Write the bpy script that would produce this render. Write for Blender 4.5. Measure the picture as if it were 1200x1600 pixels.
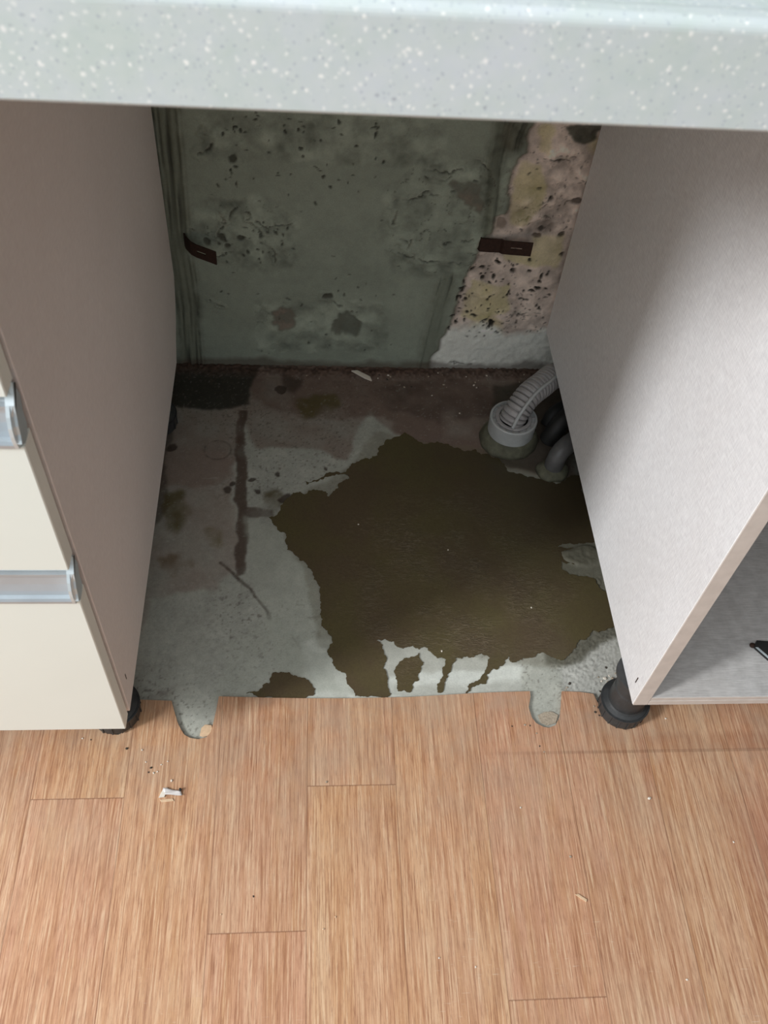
import bpy, bmesh, math, random
import numpy as np
from mathutils import Vector, Matrix

# ------------------------------------------------------------------ camera, light, exposure
scene = bpy.context.scene
COL = scene.collection
for o in list(bpy.data.objects):
    bpy.data.objects.remove(o, do_unlink=True)

CAM_ROT = [[0.996562, -0.005722, -0.082653], [-0.046202, 0.789714, -0.611733], [0.068772, 0.613449, 0.786734]]
cam_data = bpy.data.cameras.new('camera')
cam = bpy.data.objects.new('camera', cam_data)
COL.objects.link(cam)
mw = Matrix(CAM_ROT).to_4x4()
mw.translation = Vector((0.2052, -0.48251, 1.09986))
cam.matrix_world = mw
cam_data.sensor_fit = 'AUTO'
cam_data.sensor_width = 36.0
cam_data.lens = 32.1741
cam_data.clip_start = 0.02
cam_data.dof.use_dof = True
cam_data.dof.focus_distance = 1.25
cam_data.dof.aperture_fstop = 12.0
scene.camera = cam

world = bpy.data.worlds.new('world')
scene.world = world
world.use_nodes = True
bgn = world.node_tree.nodes['Background']
# soft room light all round, brighter from above and from the window side
wt_ = world.node_tree
tc_ = wt_.nodes.new('ShaderNodeTexCoord'); sx_ = wt_.nodes.new('ShaderNodeSeparateXYZ'); mr_ = wt_.nodes.new('ShaderNodeMapRange')
wt_.links.new(tc_.outputs['Generated'], sx_.inputs[0]); wt_.links.new(sx_.outputs[2], mr_.inputs[0])
mr_.inputs[1].default_value = -0.1; mr_.inputs[2].default_value = 0.9; mr_.inputs[3].default_value = 0.25; mr_.inputs[4].default_value = 0.92
mx_ = wt_.nodes.new('ShaderNodeMapRange'); wt_.links.new(sx_.outputs[0], mx_.inputs[0])
mx_.inputs[1].default_value = 0.7; mx_.inputs[2].default_value = -0.8; mx_.inputs[3].default_value = 0.26; mx_.inputs[4].default_value = 1.75
mu_ = wt_.nodes.new('ShaderNodeMath'); mu_.operation = 'MULTIPLY'
wt_.links.new(mr_.outputs[0], mu_.inputs[0]); wt_.links.new(mx_.outputs[0], mu_.inputs[1]); wt_.links.new(mu_.outputs[0], bgn.inputs[1])
bgn.inputs[0].default_value = (0.93, 0.97, 1.0, 1)

def area(name, loc, target, sx, sy, watts, color):
    l = bpy.data.lights.new(name, 'AREA')
    l.shape = 'RECTANGLE'; l.size = sx; l.size_y = sy; l.energy = watts; l.color = color
    o = bpy.data.objects.new(name, l); COL.objects.link(o)
    o.location = loc
    o.rotation_euler = (Vector(target) - Vector(loc)).to_track_quat('-Z', 'Y').to_euler()
    return o
# daylight from a window of the room, to the left of the units
area('window_daylight', (-2.66, -1.42, 2.40), (0.35, 0.0, 0.2), 0.5, 1.1, 122.0, (0.985, 0.99, 1.0))
# unseen overhead fill, added for light bounced around the room
area('room_fill', (-0.3, -1.5, 2.5), (0.2, -0.2, 0.0), 2.0, 1.2, 7.0, (0.97, 0.985, 1.0))

scene.view_settings.view_transform = 'Standard'
scene.view_settings.look = 'None'
scene.view_settings.gamma = 1.0
scene.view_settings.use_curve_mapping = False
scene.view_settings.exposure = 0.05

# ------------------------------------------------------------------ helpers
rng = np.random.default_rng(7)
random.seed(7)

def s2l(c):
    out = []
    for v in c[:3]:
        v = v / 255.0
        out.append(v / 12.92 if v <= 0.04045 else ((v + 0.055) / 1.055) ** 2.4)
    return (out[0], out[1], out[2], 1.0)

class NT:
    def __init__(self, name):
        self.m = bpy.data.materials.new(name); self.m.use_nodes = True
        self.t = self.m.node_tree; self.t.nodes.clear()
        self.out = self.n('ShaderNodeOutputMaterial'); self.b = self.n('ShaderNodeBsdfPrincipled')
        self.t.links.new(self.b.outputs[0], self.out.inputs[0])
    def n(self, typ, **kw):
        nd = self.t.nodes.new(typ)
        for k, v in kw.items(): setattr(nd, k, v)
        return nd
    def set(self, sock, v):
        if isinstance(v, bpy.types.NodeSocket): self.t.links.new(v, sock)
        elif v is not None: sock.default_value = v
    def math(self, op, a, b=None, clamp=False):
        nd = self.n('ShaderNodeMath', operation=op, use_clamp=clamp)
        self.set(nd.inputs[0], a)
        if b is not None: self.set(nd.inputs[1], b)
        return nd.outputs[0]
    def mix(self, f, a, b, mode='MIX'):
        nd = self.n('ShaderNodeMix', data_type='RGBA', blend_type=mode)
        self.set(nd.inputs[0], f); self.set(nd.inputs[6], a); self.set(nd.inputs[7], b)
        return nd.outputs[2]
    def geo(self):
        return self.n('ShaderNodeNewGeometry').outputs['Position']
    def obj(self):
        return self.n('ShaderNodeTexCoord').outputs['Object']
    def mapv(self, v, scale=(1, 1, 1), rot=(0, 0, 0), loc=(0, 0, 0)):
        nd = self.n('ShaderNodeMapping'); self.set(nd.inputs[0], v)
        nd.inputs['Scale'].default_value = scale; nd.inputs['Rotation'].default_value = rot
        nd.inputs['Location'].default_value = loc
        return nd.outputs[0]
    def noise(self, v, scale, detail=4, rough=0.55, dist=0.0):
        nd = self.n('ShaderNodeTexNoise'); self.set(nd.inputs['Vector'], v)
        nd.inputs['Scale'].default_value = scale; nd.inputs['Detail'].default_value = detail
        nd.inputs['Roughness'].default_value = rough; nd.inputs['Distortion'].default_value = dist
        return nd.outputs[0]
    def voro(self, v, scale, feature='F1', out='Distance'):
        nd = self.n('ShaderNodeTexVoronoi', feature=feature); self.set(nd.inputs['Vector'], v)
        nd.inputs['Scale'].default_value = scale
        return nd.outputs[out]
    def ramp(self, f, stops, interp='LINEAR'):
        nd = self.n('ShaderNodeValToRGB'); self.set(nd.inputs[0], f)
        cr = nd.color_ramp; cr.interpolation = interp
        while len(cr.elements) > 1: cr.elements.remove(cr.elements[-1])
        cr.elements[0].position = stops[0][0]; cr.elements[0].color = stops[0][1]
        for p, c in stops[1:]:
            e = cr.elements.new(p); e.color = c
        return nd.outputs[0]
    def gray(self, f, a, b, lo=0.0, hi=1.0):
        nd = self.n('ShaderNodeMapRange'); self.set(nd.inputs[0], f)
        nd.inputs[1].default_value = a; nd.inputs[2].default_value = b
        nd.inputs[3].default_value = lo; nd.inputs[4].default_value = hi
        return nd.outputs[0]
    def bump(self, h, strength=0.3, dist=0.001, normal=None):
        nd = self.n('ShaderNodeBump'); self.set(nd.inputs['Height'], h)
        nd.inputs['Strength'].default_value = strength; nd.inputs['Distance'].default_value = dist
        if normal is not None: self.set(nd.inputs['Normal'], normal)
        return nd.outputs[0]
    def done(self, color=None, rough=None, metal=None, normal=None, spec=None, coat=None, alpha=None):
        b = self.b
        self.set(b.inputs['Base Color'], color); self.set(b.inputs['Roughness'], rough)
        self.set(b.inputs['Metallic'], metal); self.set(b.inputs['Specular IOR Level'], spec)
        self.set(b.inputs['Coat Weight'], coat); self.set(b.inputs['Alpha'], alpha)
        if normal is not None: self.set(b.inputs['Normal'], normal)
        return self.m

def link(o, parent=None):
    COL.objects.link(o)
    if parent is not None: o.parent = parent
    return o

def mesh_obj(name, bm, mat, parent=None, smooth=False, loc=None):
    me = bpy.data.meshes.new(name)
    bmesh.ops.recalc_face_normals(bm, faces=bm.faces[:])
    bm.to_mesh(me); bm.free()
    if mat: me.materials.append(mat)
    if smooth:
        for p in me.polygons: p.use_smooth = True
    o = bpy.data.objects.new(name, me)
    if loc: o.location = loc
    return link(o, parent)

def tag(o, label=None, cat=None, group=None, kind=None):
    if label: o['label'] = label
    if cat: o['category'] = cat
    if group: o['group'] = group
    if kind: o['kind'] = kind
    return o

def thing(name, label, cat, loc, group=None):
    o = bpy.data.objects.new(name, None); o.empty_display_size = 0.05
    o.location = loc; COL.objects.link(o)
    return tag(o, label, cat, group)

def box(bm, lo, hi, bev=0.0, seg=2):
    r = bmesh.ops.create_cube(bm, size=1.0)
    vs = r['verts']
    for v in vs:
        v.co = Vector([lo[i] + (v.co[i] + 0.5) * (hi[i] - lo[i]) for i in range(3)])
    if bev > 0:
        es = list({e for v in vs for e in v.link_edges})
        bmesh.ops.bevel(bm, geom=es, offset=bev, segments=seg, affect='EDGES', profile=0.5)
    return bm

def prism(bm, pts, axis, a, b):
    """extrude the 2D outline pts (in the two other axes, in order) from a to b along axis"""
    def mk(p, t):
        l = list(p); l.insert(axis, t); return Vector(l)
    va = [bm.verts.new(mk(p, a)) for p in pts]; vb = [bm.verts.new(mk(p, b)) for p in pts]
    n = len(pts)
    bm.faces.new(va); bm.faces.new(vb[::-1])
    for i in range(n):
        bm.faces.new((va[i], va[(i + 1) % n], vb[(i + 1) % n], vb[i]))
    return bm

def prism_cdt(bm, pts, z0, z1):
    """flat plate between z0 and z1 from a long, possibly self-touching outline"""
    from mathutils.geometry import delaunay_2d_cdt
    n = len(pts)
    vs, es, fs, _, _, _ = delaunay_2d_cdt([Vector((p[0], p[1])) for p in pts], [(i, (i + 1) % n) for i in range(n)], [list(range(n))], 2, 1e-6)
    lo = [bm.verts.new((v.x, v.y, z0)) for v in vs]; hi = [bm.verts.new((v.x, v.y, z1)) for v in vs]
    cnt = {}
    for f in fs:
        bm.faces.new([hi[i] for i in f]); bm.faces.new([lo[i] for i in reversed(f)])
        for a, b in zip(f, list(f[1:]) + [f[0]]): cnt[(a, b)] = 1
    for (a, b) in cnt:
        if (b, a) not in cnt: bm.faces.new((lo[a], lo[b], hi[b], hi[a]))
    return bm

def lathe(bm, prof, seg=48, wob=None, center=(0, 0, 0)):
    rings = []
    for k, (r, z) in enumerate(prof):
        ring = []
        for i in range(seg):
            a = 2 * math.pi * i / seg
            rr = r * (1 + (wob(a, k) if wob else 0))
            ring.append(bm.verts.new((center[0] + rr * math.cos(a), center[1] + rr * math.sin(a), center[2] + z)))
        rings.append(ring)
    for a, b in zip(rings, rings[1:]):
        for i in range(seg):
            bm.faces.new((a[i], a[(i + 1) % seg], b[(i + 1) % seg], b[i]))
    bm.faces.new(rings[0][::-1]); bm.faces.new(rings[-1])
    return bm

def spline(pts, n):
    """Catmull-Rom through pts"""
    P = [Vector(p) for p in pts]; P = [2 * P[0] - P[1]] + P + [2 * P[-1] - P[-2]]
    out = []
    for i in range(1, len(P) - 2):
        for k in range(n):
            t = k / n
            a, b, c, d = P[i - 1], P[i], P[i + 1], P[i + 2]
            out.append(0.5 * ((2 * b) + (-a + c) * t + (2 * a - 5 * b + 4 * c - d) * t * t + (-a + 3 * b - 3 * c + d) * t ** 3))
    out.append(P[-2]); return out

def sweep(bm, path, radius, seg=16, cap=True):
    """tube along path; radius is a number or a function of the point index"""
    up = Vector((0.3, -0.2, 1)).normalized(); rings = []
    for i, p in enumerate(path):
        t = (path[min(i + 1, len(path) - 1)] - path[max(i - 1, 0)]).normalized()
        s = t.cross(up).normalized(); u = s.cross(t).normalized(); up = u
        r = radius(i) if callable(radius) else radius
        rings.append([bm.verts.new(p + (s * math.cos(2 * math.pi * k / seg) + u * math.sin(2 * math.pi * k / seg)) * r) for k in range(seg)])
    for a, b in zip(rings, rings[1:]):
        for k in range(seg):
            bm.faces.new((a[k], a[(k + 1) % seg], b[(k + 1) % seg], b[k]))
    if cap:
        bm.faces.new(rings[0][::-1]); bm.faces.new(rings[-1])
    return bm

# ------------------------------------------------------------------ numpy relief helpers
def vnoise(x, y, seed=0):
    r = np.random.default_rng(seed); T = r.random((257, 257))
    xi = np.floor(x).astype(int); yi = np.floor(y).astype(int)
    fx = x - xi; fy = y - yi; fx = fx * fx * (3 - 2 * fx); fy = fy * fy * (3 - 2 * fy)
    x0 = xi % 256; y0 = yi % 256; x1 = (xi + 1) % 256; y1 = (yi + 1) % 256
    return (T[x0, y0] * (1 - fx) * (1 - fy) + T[x1, y0] * fx * (1 - fy) + T[x0, y1] * (1 - fx) * fy + T[x1, y1] * fx * fy)

def fbm(x, y, freq, octv=4, seed=0, gain=0.5):
    s = 0; a = 1; tot = 0
    for i in range(octv):
        s = s + a * vnoise(x * freq * 2 ** i + 17.3 * i, y * freq * 2 ** i + 5.1 * i, seed + i); tot += a; a *= gain
    return s / tot

def inpoly(x, y, poly):
    c = np.zeros(x.shape, bool); n = len(poly)
    for i in range(n):
        x1, y1 = poly[i]; x2, y2 = poly[(i + 1) % n]
        if y1 == y2: continue
        hit = ((y1 > y) != (y2 > y)) & (x < (x2 - x1) * (y - y1) / (y2 - y1) + x1)
        c ^= hit
    return c

def blur(a, n=1):
    for _ in range(n):
        p = np.pad(a, 1, mode='edge')
        a = (p[:-2, 1:-1] + p[2:, 1:-1] + p[1:-1, :-2] + p[1:-1, 2:] + 4 * p[1:-1, 1:-1]) / 8
    return a

def segdist(x, y, pts):
    """distance to a polyline"""
    d = np.full(x.shape, 9.0)
    for (x1, y1), (x2, y2) in zip(pts, pts[1:]):
        dx, dy = x2 - x1, y2 - y1; L = dx * dx + dy * dy + 1e-12
        t = np.clip(((x - x1) * dx + (y - y1) * dy) / L, 0, 1)
        d = np.minimum(d, np.hypot(x - x1 - t * dx, y - y1 - t * dy))
    return d

def sm(d, w, soft=0.0015):
    """1 within distance w, falling to 0 over soft"""
    return np.clip((w + soft - d) / soft, 0, 1)

def axis_line(lo, a, b, hi, step, coarse):
    l = np.arange(lo, a, coarse); m = np.arange(a, b, step); r = np.arange(b, hi + 1e-6, coarse)
    return np.concatenate([l, m, r])

def grid_obj(name, A, B, H, colr, wet, mat, mapping):
    """mesh over the grid A x B; H = relief; colr (.., 3) linear albedo; wet = gloss 0..1"""
    na, nb = len(A), len(B)
    a, b = np.meshgrid(A, B, indexing='ij')
    co = mapping(a, b, H).reshape(-1, 3)
    idx = np.arange(na * nb).reshape(na, nb)
    q = np.stack([idx[:-1, :-1], idx[1:, :-1], idx[1:, 1:], idx[:-1, 1:]], -1).reshape(-1, 4)
    me = bpy.data.meshes.new(name)
    me.vertices.add(len(co)); me.vertices.foreach_set('co', co.astype(np.float32).ravel())
    me.loops.add(q.size); me.loops.foreach_set('vertex_index', q.astype(np.int32).ravel())
    me.polygons.add(len(q)); me.polygons.foreach_set('loop_start', np.arange(0, q.size, 4, dtype=np.int32))
    me.update(calc_edges=True)
    ca = me.color_attributes.new('tone', 'FLOAT_COLOR', 'POINT')
    buf = np.concatenate([colr.reshape(-1, 3), wet.reshape(-1, 1)], 1).astype(np.float32)
    ca.data.foreach_set('color', buf.ravel())
    me.polygons.foreach_set('use_smooth', np.ones(len(q), bool))
    me.materials.append(mat)
    o = bpy.data.objects.new(name, me)
    return link(o)

def L3(c): return np.array(s2l(c)[:3])

def paint(col, mask, c, amt=1.0):
    m = (np.clip(mask, 0, 1) * amt)[..., None]
    return col * (1 - m) + L3(c) * m

# ------------------------------------------------------------------ materials
def mat_relief(name, fine, rough, grain):
    t = NT(name)
    at = t.n('ShaderNodeAttribute', attribute_name='tone')
    p = t.geo()
    g = t.noise(p, 420, 5, 0.7); g2 = t.noise(p, 75, 4, 0.6); g3 = t.noise(p, 1500, 2, 0.6)
    k = t.math('ADD', t.gray(g, 0.25, 0.75, -grain, grain), t.gray(g2, 0.25, 0.75, -grain * 0.8, grain * 0.8))
    k = t.math('ADD', k, 1.0)
    cc = t.n('ShaderNodeVectorMath', operation='SCALE')
    t.set(cc.inputs[0], at.outputs['Color']); t.set(cc.inputs['Scale'], k)
    h = t.math('ADD', t.math('MULTIPLY', g, 0.7), t.math('MULTIPLY', g3, 0.3))
    nrm = t.bump(h, 0.55, fine)
    r = t.math('SUBTRACT', rough, t.math('MULTIPLY', at.outputs['Alpha'], 0.5))
    return t.done(cc.outputs[0], r, 0.0, nrm, 0.4)

M = {}
M['cement_wall'] = mat_relief('cement_wall', 0.0009, 0.9, 0.10)
M['concrete'] = mat_relief('concrete_floor', 0.0008, 0.85, 0.13)

def mat_vinyl():
    t = NT('oak_pattern_vinyl')
    p = t.geo()
    sp = t.n('ShaderNodeSeparateXYZ'); t.set(sp.inputs[0], p)
    X, Y = sp.outputs[0], sp.outputs[1]
    W, X0 = 0.1098, -0.0135
    wob = t.math('MULTIPLY', t.math('SUBTRACT', t.noise(p, 3.0, 1), 0.5), 0.0)
    u = t.math('DIVIDE', t.math('SUBTRACT', t.math('ADD', X, wob), X0), W)
    row = t.math('FLOOR', u); fu = t.math('FRACT', u)
    # joint position of every plank row (metres along y), by row -9..14
    joints = {-1: -0.0656, 0: 0.33, 1: -0.222, 2: -0.0555, 3: 0.21, 4: -0.2994, 5: 0.17, 6: -0.41}
    stops = []
    jr = random.Random(3)
    for i in range(24):
        r_ = i - 9
        y = joints.get(r_, jr.uniform(-0.4, 0.4))
        v = (y + 1.0) / 2.0
        stops.append(((i) / 24.0 + 0.0005, (v, v, v, 1)))
    sel = t.math('DIVIDE', t.math('ADD', row, 9.5), 24.0)
    jo = t.math('SUBTRACT', t.math('MULTIPLY', t.ramp(sel, stops, 'CONSTANT'), 2.0), 1.0)
    LEN = 0.91
    v = t.math('DIVIDE', t.math('SUBTRACT', Y, jo), LEN)
    seg = t.math('FLOOR', v); fv = t.math('FRACT', v)
    cid = t.n('ShaderNodeCombineXYZ'); t.set(cid.inputs[0], row); t.set(cid.inputs[1], seg)
    wn = t.n('ShaderNodeTexWhiteNoise', noise_dimensions='3D'); t.set(wn.inputs[0], cid.outputs[0])
    rnd = wn.outputs['Value']
    # within a plank three narrow strips of slightly different tone
    s3 = t.math('FLOOR', t.math('MULTIPLY', t.math('ADD', u, t.math('MULTIPLY', t.noise(t.mapv(p, (1, 0.6, 1)), 5, 2), 0.10)), 2.37))
    cid2 = t.n('ShaderNodeCombineXYZ'); t.set(cid2.inputs[0], s3); t.set(cid2.inputs[1], t.math('FLOOR', t.math('ADD', t.math('MULTIPLY', Y, 2.6), t.math('MULTIPLY', s3, 0.37)))); t.set(cid2.inputs[2], seg)
    wn2 = t.n('ShaderNodeTexWhiteNoise', noise_dimensions='3D'); t.set(wn2.inputs[0], cid2.outputs[0])
    # grain offset by plank
    off = t.n('ShaderNodeCombineXYZ'); t.set(off.inputs[1], t.math('MULTIPLY', rnd, 7.0)); t.set(off.inputs[2], t.math('MULTIPLY', rnd, 3.0))
    pv = t.n('ShaderNodeVectorMath', operation='ADD'); t.set(pv.inputs[0], p); t.set(pv.inputs[1], off.outputs[0])
    q = pv.outputs[0]
    g1 = t.noise(t.mapv(q, (520, 14, 1)), 1.0, 5, 0.72, 0.25)
    g2 = t.noise(t.mapv(q, (1250, 55, 1)), 1.0, 3, 0.65)
    g3 = t.noise(t.mapv(q, (46, 2.6, 1)), 1.0, 4, 0.62, 1.2)
    g5 = t.noise(t.mapv(q, (140, 5, 1)), 1.0, 4, 0.65, 0.8)
    g4 = t.noise(q, 6.0, 3, 0.6)
    knot = t.noise(t.mapv(q, (26, 7, 1)), 1.0, 2, 0.5, 0.4)
    rings = t.math('PINGPONG', t.math('MULTIPLY', knot, 26.0), 1.0)
    kz = t.gray(t.noise(q, 4.0, 2, 0.5), 0.56, 0.66)
    base = t.ramp(rnd, [(0.0, s2l((212, 162, 128))), (0.25, s2l((218, 172, 130))), (0.5, s2l((214, 173, 138))), (0.75, s2l((204, 149, 115))), (1.0, s2l((224, 184, 148)))])
    base = t.mix(t.gray(wn2.outputs['Value'], 0.0, 1.0, 0.0, 0.45), base, s2l((214, 164, 138)))
    base = t.mix(t.gray(g3, 0.48, 0.72, 0.0, 0.75), base, s2l((198, 148, 104)))
    base = t.mix(t.gray(g3, 0.48, 0.28, 0.0, 0.6), base, s2l((232, 200, 164)))
    base = t.mix(t.gray(g5, 0.50, 0.68, 0.0, 0.55), base, s2l((184, 130, 94)))
    base = t.mix(t.math('MULTIPLY', kz, t.gray(rings, 0.45, 0.95, 0.0, 0.35)), base, s2l((170, 112, 80)))
    base = t.mix(t.gray(g1, 0.50, 0.64, 0.0, 0.80), base, s2l((160, 108, 76)))
    base = t.mix(t.gray(g1, 0.47, 0.34, 0.0, 0.62), base, s2l((244, 216, 182)))
    base = t.mix(t.gray(g2, 0.53, 0.70, 0.0, 0.70), base, s2l((142, 92, 66)))
    base = t.mix(t.gray(g4, 0.5, 0.8, 0.0, 0.25), base, s2l((206, 184, 158)))
    # short pale scuffs low on the left
    sc = t.noise(t.mapv(p, (60, 620, 1), (0, 0, 0.55)), 1.0, 2, 0.5)
    scz = t.math('MULTIPLY', t.gray(t.noise(p, 7, 2), 0.52, 0.62), t.gray(Y, -0.12, -0.25))
    base = t.mix(t.math('MULTIPLY', scz, t.gray(sc, 0.66, 0.72, 0, 0.45)), base, s2l((240, 226, 206)))
    # grey cement dust, densest near the cut edge
    dust = t.math('MULTIPLY', t.gray(Y, -0.20, 0.07, 0.0, 0.42), t.gray(t.noise(p, 14, 5, 0.65), 0.42, 0.62))
    base = t.mix(dust, base, s2l((176, 160, 142)))
    # smudged trace where the kickboard stood
    ylow = t.gray(Y, -0.0200, -0.0185); yhi = t.gray(Y, -0.0145, -0.0160)
    lin = t.math('MULTIPLY', t.math('MULTIPLY', ylow, yhi), t.gray(X, 0.40, 0.60))
    band = t.math('MULTIPLY', t.math('MULTIPLY', t.gray(Y, -0.017, -0.016), t.gray(Y, 0.010, 0.002)), t.gray(X, 0.55, 0.75))
    band = t.math('MULTIPLY', band, t.gray(g3, 0.3, 0.6))
    base = t.mix(t.math('MULTIPLY', band, 0.45), base, s2l((150, 92, 62)))
    base = t.mix(t.math('MULTIPLY', lin, 0.28), base, s2l((96, 62, 44)))
    # pinkish worn stain at the right
    sx = t.math('SUBTRACT', X, 0.78); sy = t.math('SUBTRACT', Y, -0.155)
    dd = t.math('SQRT', t.math('ADD', t.math('MULTIPLY', sx, sx), t.math('MULTIPLY', sy, t.math('MULTIPLY', sy, 0.5))))
    base = t.mix(t.math('MULTIPLY', t.gray(t.math('ADD', dd, t.math('MULTIPLY', g4, 0.05)), 0.10, 0.03), 0.4), base, s2l((150, 88, 76)))
    # plank seams
    eu = t.math('MULTIPLY', t.math('MINIMUM', fu, t.math('SUBTRACT', 1.0, fu)), W)
    ev = t.math('MULTIPLY', t.math('MINIMUM', fv, t.math('SUBTRACT', 1.0, fv)), LEN)
    e = t.math('MINIMUM', t.math('MULTIPLY', eu, 1.4), ev)
    seam = t.gray(e, 0.0011, 0.0003)
    base = t.mix(t.math('MULTIPLY', seam, 0.5), base, s2l((112, 72, 48)))
    base = t.mix(1.0, base, (0.86, 0.85, 0.84, 1), 'MULTIPLY')
    h = t.math('SUBTRACT', t.math('MULTIPLY', g1, 0.4), t.math('ADD', seam, lin))
    nrm = t.bump(h, 0.25, 0.0006)
    r = t.gray(g4, 0.3, 0.7, 0.42, 0.58)
    return t.done(base, r, 0.0, nrm, 0.42)
M['vinyl'] = mat_vinyl()

def mat_linen(name, c1, c2, rough=0.5, sc=1.0):
    t = NT(name); p = t.geo()
    a = t.noise(t.mapv(p, (60, 60, 900)), 1.0, 3, 0.6); b = t.noise(t.mapv(p, (60, 700, 70)), 1.0, 3, 0.6)
    c = t.noise(p, 5, 3)
    w = t.math('MULTIPLY', t.math('ADD', a, b), 0.5)
    col = t.mix(t.gray(w, 0.38, 0.62), c1, c2)
    col = t.mix(t.gray(c, 0.4, 0.7, 0, 0.12), col, s2l((190, 176, 164)))
    return t.done(col, rough, 0.0, t.bump(w, 0.5, 0.0009), 0.45)
M['side_panel'] = mat_linen('linen_laminate', s2l((222, 222, 224)), s2l((248, 249, 250)), 0.42)
M['left_panel'] = mat_linen('linen_laminate_taupe', s2l((226, 217, 212)), s2l((238, 230, 225)), 0.48)
M['inner_board'] = mat_linen('inner_board', s2l((176, 175, 173)), s2l((202, 201, 199)), 0.5)

def mat_plain(name, c, rough=0.5, metal=0.0, var=0.05, scale=30, spec=0.5, bumpd=0.0):
    t = NT(name); p = t.geo(); n = t.noise(p, scale, 4)
    lo = tuple([v * (1 - var) for v in s2l(c)[:3]] + [1]); hi = tuple([min(1, v * (1 + var)) for v in s2l(c)[:3]] + [1])
    col = t.mix(t.gray(n, 0.3, 0.7), lo, hi)
    nr = t.bump(n, 0.4, bumpd) if bumpd > 0 else None
    return t.done(col, t.gray(n, 0.3, 0.7, rough * 0.9, rough * 1.1), metal, nr, spec)
M['edge_band'] = mat_plain('edge_band', (204, 196, 188), 0.5, 0, 0.07, 60)
M['drawer_front'] = mat_plain('cream_drawer_front', (231, 237, 229), 0.35, 0, 0.015, 6)
M['drawer_side'] = mat_plain('drawer_front_edge', (240, 240, 230), 0.45, 0, 0.02, 30)
M['aluminium'] = mat_plain('satin_aluminium', (184, 196, 204), 0.32, 0.5, 0.04, 40)
M['cap_metal'] = mat_plain('end_cap_chrome', (206, 218, 222), 0.3, 0.4, 0.04, 40)
M['black_plastic'] = mat_plain('black_plastic', (52, 54, 55), 0.45, 0, 0.2, 120, 0.5, 0.0003)
M['grey_pvc'] = mat_plain('grey_pvc', (176, 180, 180), 0.42, 0, 0.08, 80)
M['hose_grey'] = mat_plain('hose_grey', (160, 158, 158), 0.5, 0, 0.1, 90)
M['mortar'] = mat_plain('wet_mortar', (96, 96, 80), 0.7, 0, 0.3, 90, 0.4, 0.002)
M['dark_pvc'] = mat_plain('dark_grey_pvc', (92, 92, 92), 0.4, 0, 0.15, 80)
M['rust_steel'] = mat_plain('rusty_steel', (58, 40, 32), 0.65, 0.2, 0.35, 200, 0.4, 0.0004)
M['plaster_white'] = mat_plain('plaster_white', (226, 218, 204), 0.8, 0, 0.06, 300, 0.3, 0.0006)
M['debris'] = mat_plain('cement_debris', (168, 156, 138), 0.85, 0, 0.25, 400, 0.3, 0.0006)
M['debris_dark'] = mat_plain('dark_grit', (72, 66, 58), 0.8, 0, 0.3, 400, 0.3, 0.0006)
M['wood_chip'] = mat_plain('wood_chip', (214, 184, 150), 0.7, 0, 0.12, 200)
M['clear_tape'] = mat_plain('grey_film', (205, 200, 196), 0.25, 0.1, 0.08, 120)
M['dark_inner'] = mat_plain('dark_rubber', (30, 30, 30), 0.6, 0, 0.2, 100)

def mat_worktop():
    t = NT('speckled_solid_surface'); p = t.geo()
    n = t.noise(p, 22, 4, 0.6); m = t.noise(p, 110, 3, 0.6)
    col = t.mix(t.gray(n, 0.35, 0.65), s2l((200, 213, 209)), s2l((210, 218, 223)))
    col = t.mix(t.gray(m, 0.35, 0.7, 0, 0.4), col, s2l((216, 224, 220)))
    nv = t.n('ShaderNodeTexNoise'); t.set(nv.inputs['Vector'], p); nv.inputs['Scale'].default_value = 260
    av = t.n('ShaderNodeVectorMath', operation='MULTIPLY_ADD'); t.set(av.inputs[0], nv.outputs['Color']); av.inputs[1].default_value = (.0026,) * 3; t.set(av.inputs[2], p)
    pw = av.outputs[0]
    def chips(scale, lo, hi, thr, seed):
        q = t.mapv(pw, (1, 1, 1), (0.3 * seed, 0.2, 0.5 * seed), (seed * 3.1, seed * 1.7, seed))
        nd = t.n('ShaderNodeTexVoronoi', feature='F1'); t.set(nd.inputs['Vector'], q); nd.inputs['Scale'].default_value = scale
        sp = t.n('ShaderNodeSeparateColor'); t.set(sp.inputs[0], nd.outputs['Color'])
        size = t.gray(sp.outputs[1], 0.0, 1.0, lo, hi)
        keep = t.math('GREATER_THAN', sp.outputs[0], thr)
        return t.math('MULTIPLY', t.math('MULTIPLY', keep, t.gray(t.math('DIVIDE', nd.outputs['Distance'], size), 1.0, 0.35)), t.gray(sp.outputs[2], 0, 1, 0.4, 1))
    col = t.mix(t.math('MULTIPLY', chips(330, 0.22, 0.42, 0.45, 1), 0.6), col, s2l((158, 168, 182)))
    col = t.mix(t.math('MULTIPLY', chips(260, 0.25, 0.45, 0.55, 2), 0.95), col, s2l((250, 252, 248)))
    col = t.mix(t.math('MULTIPLY', chips(170, 0.18, 0.36, 0.80, 3), 0.95), col, s2l((255, 255, 252)))
    col = t.mix(t.math('MULTIPLY', chips(200, 0.15, 0.30, 0.85, 4), 0.5), col, s2l((124, 128, 140)))
    return t.done(col, 0.34, 0.0, None, 0.5, 0.15)
M['worktop'] = mat_worktop()

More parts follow.
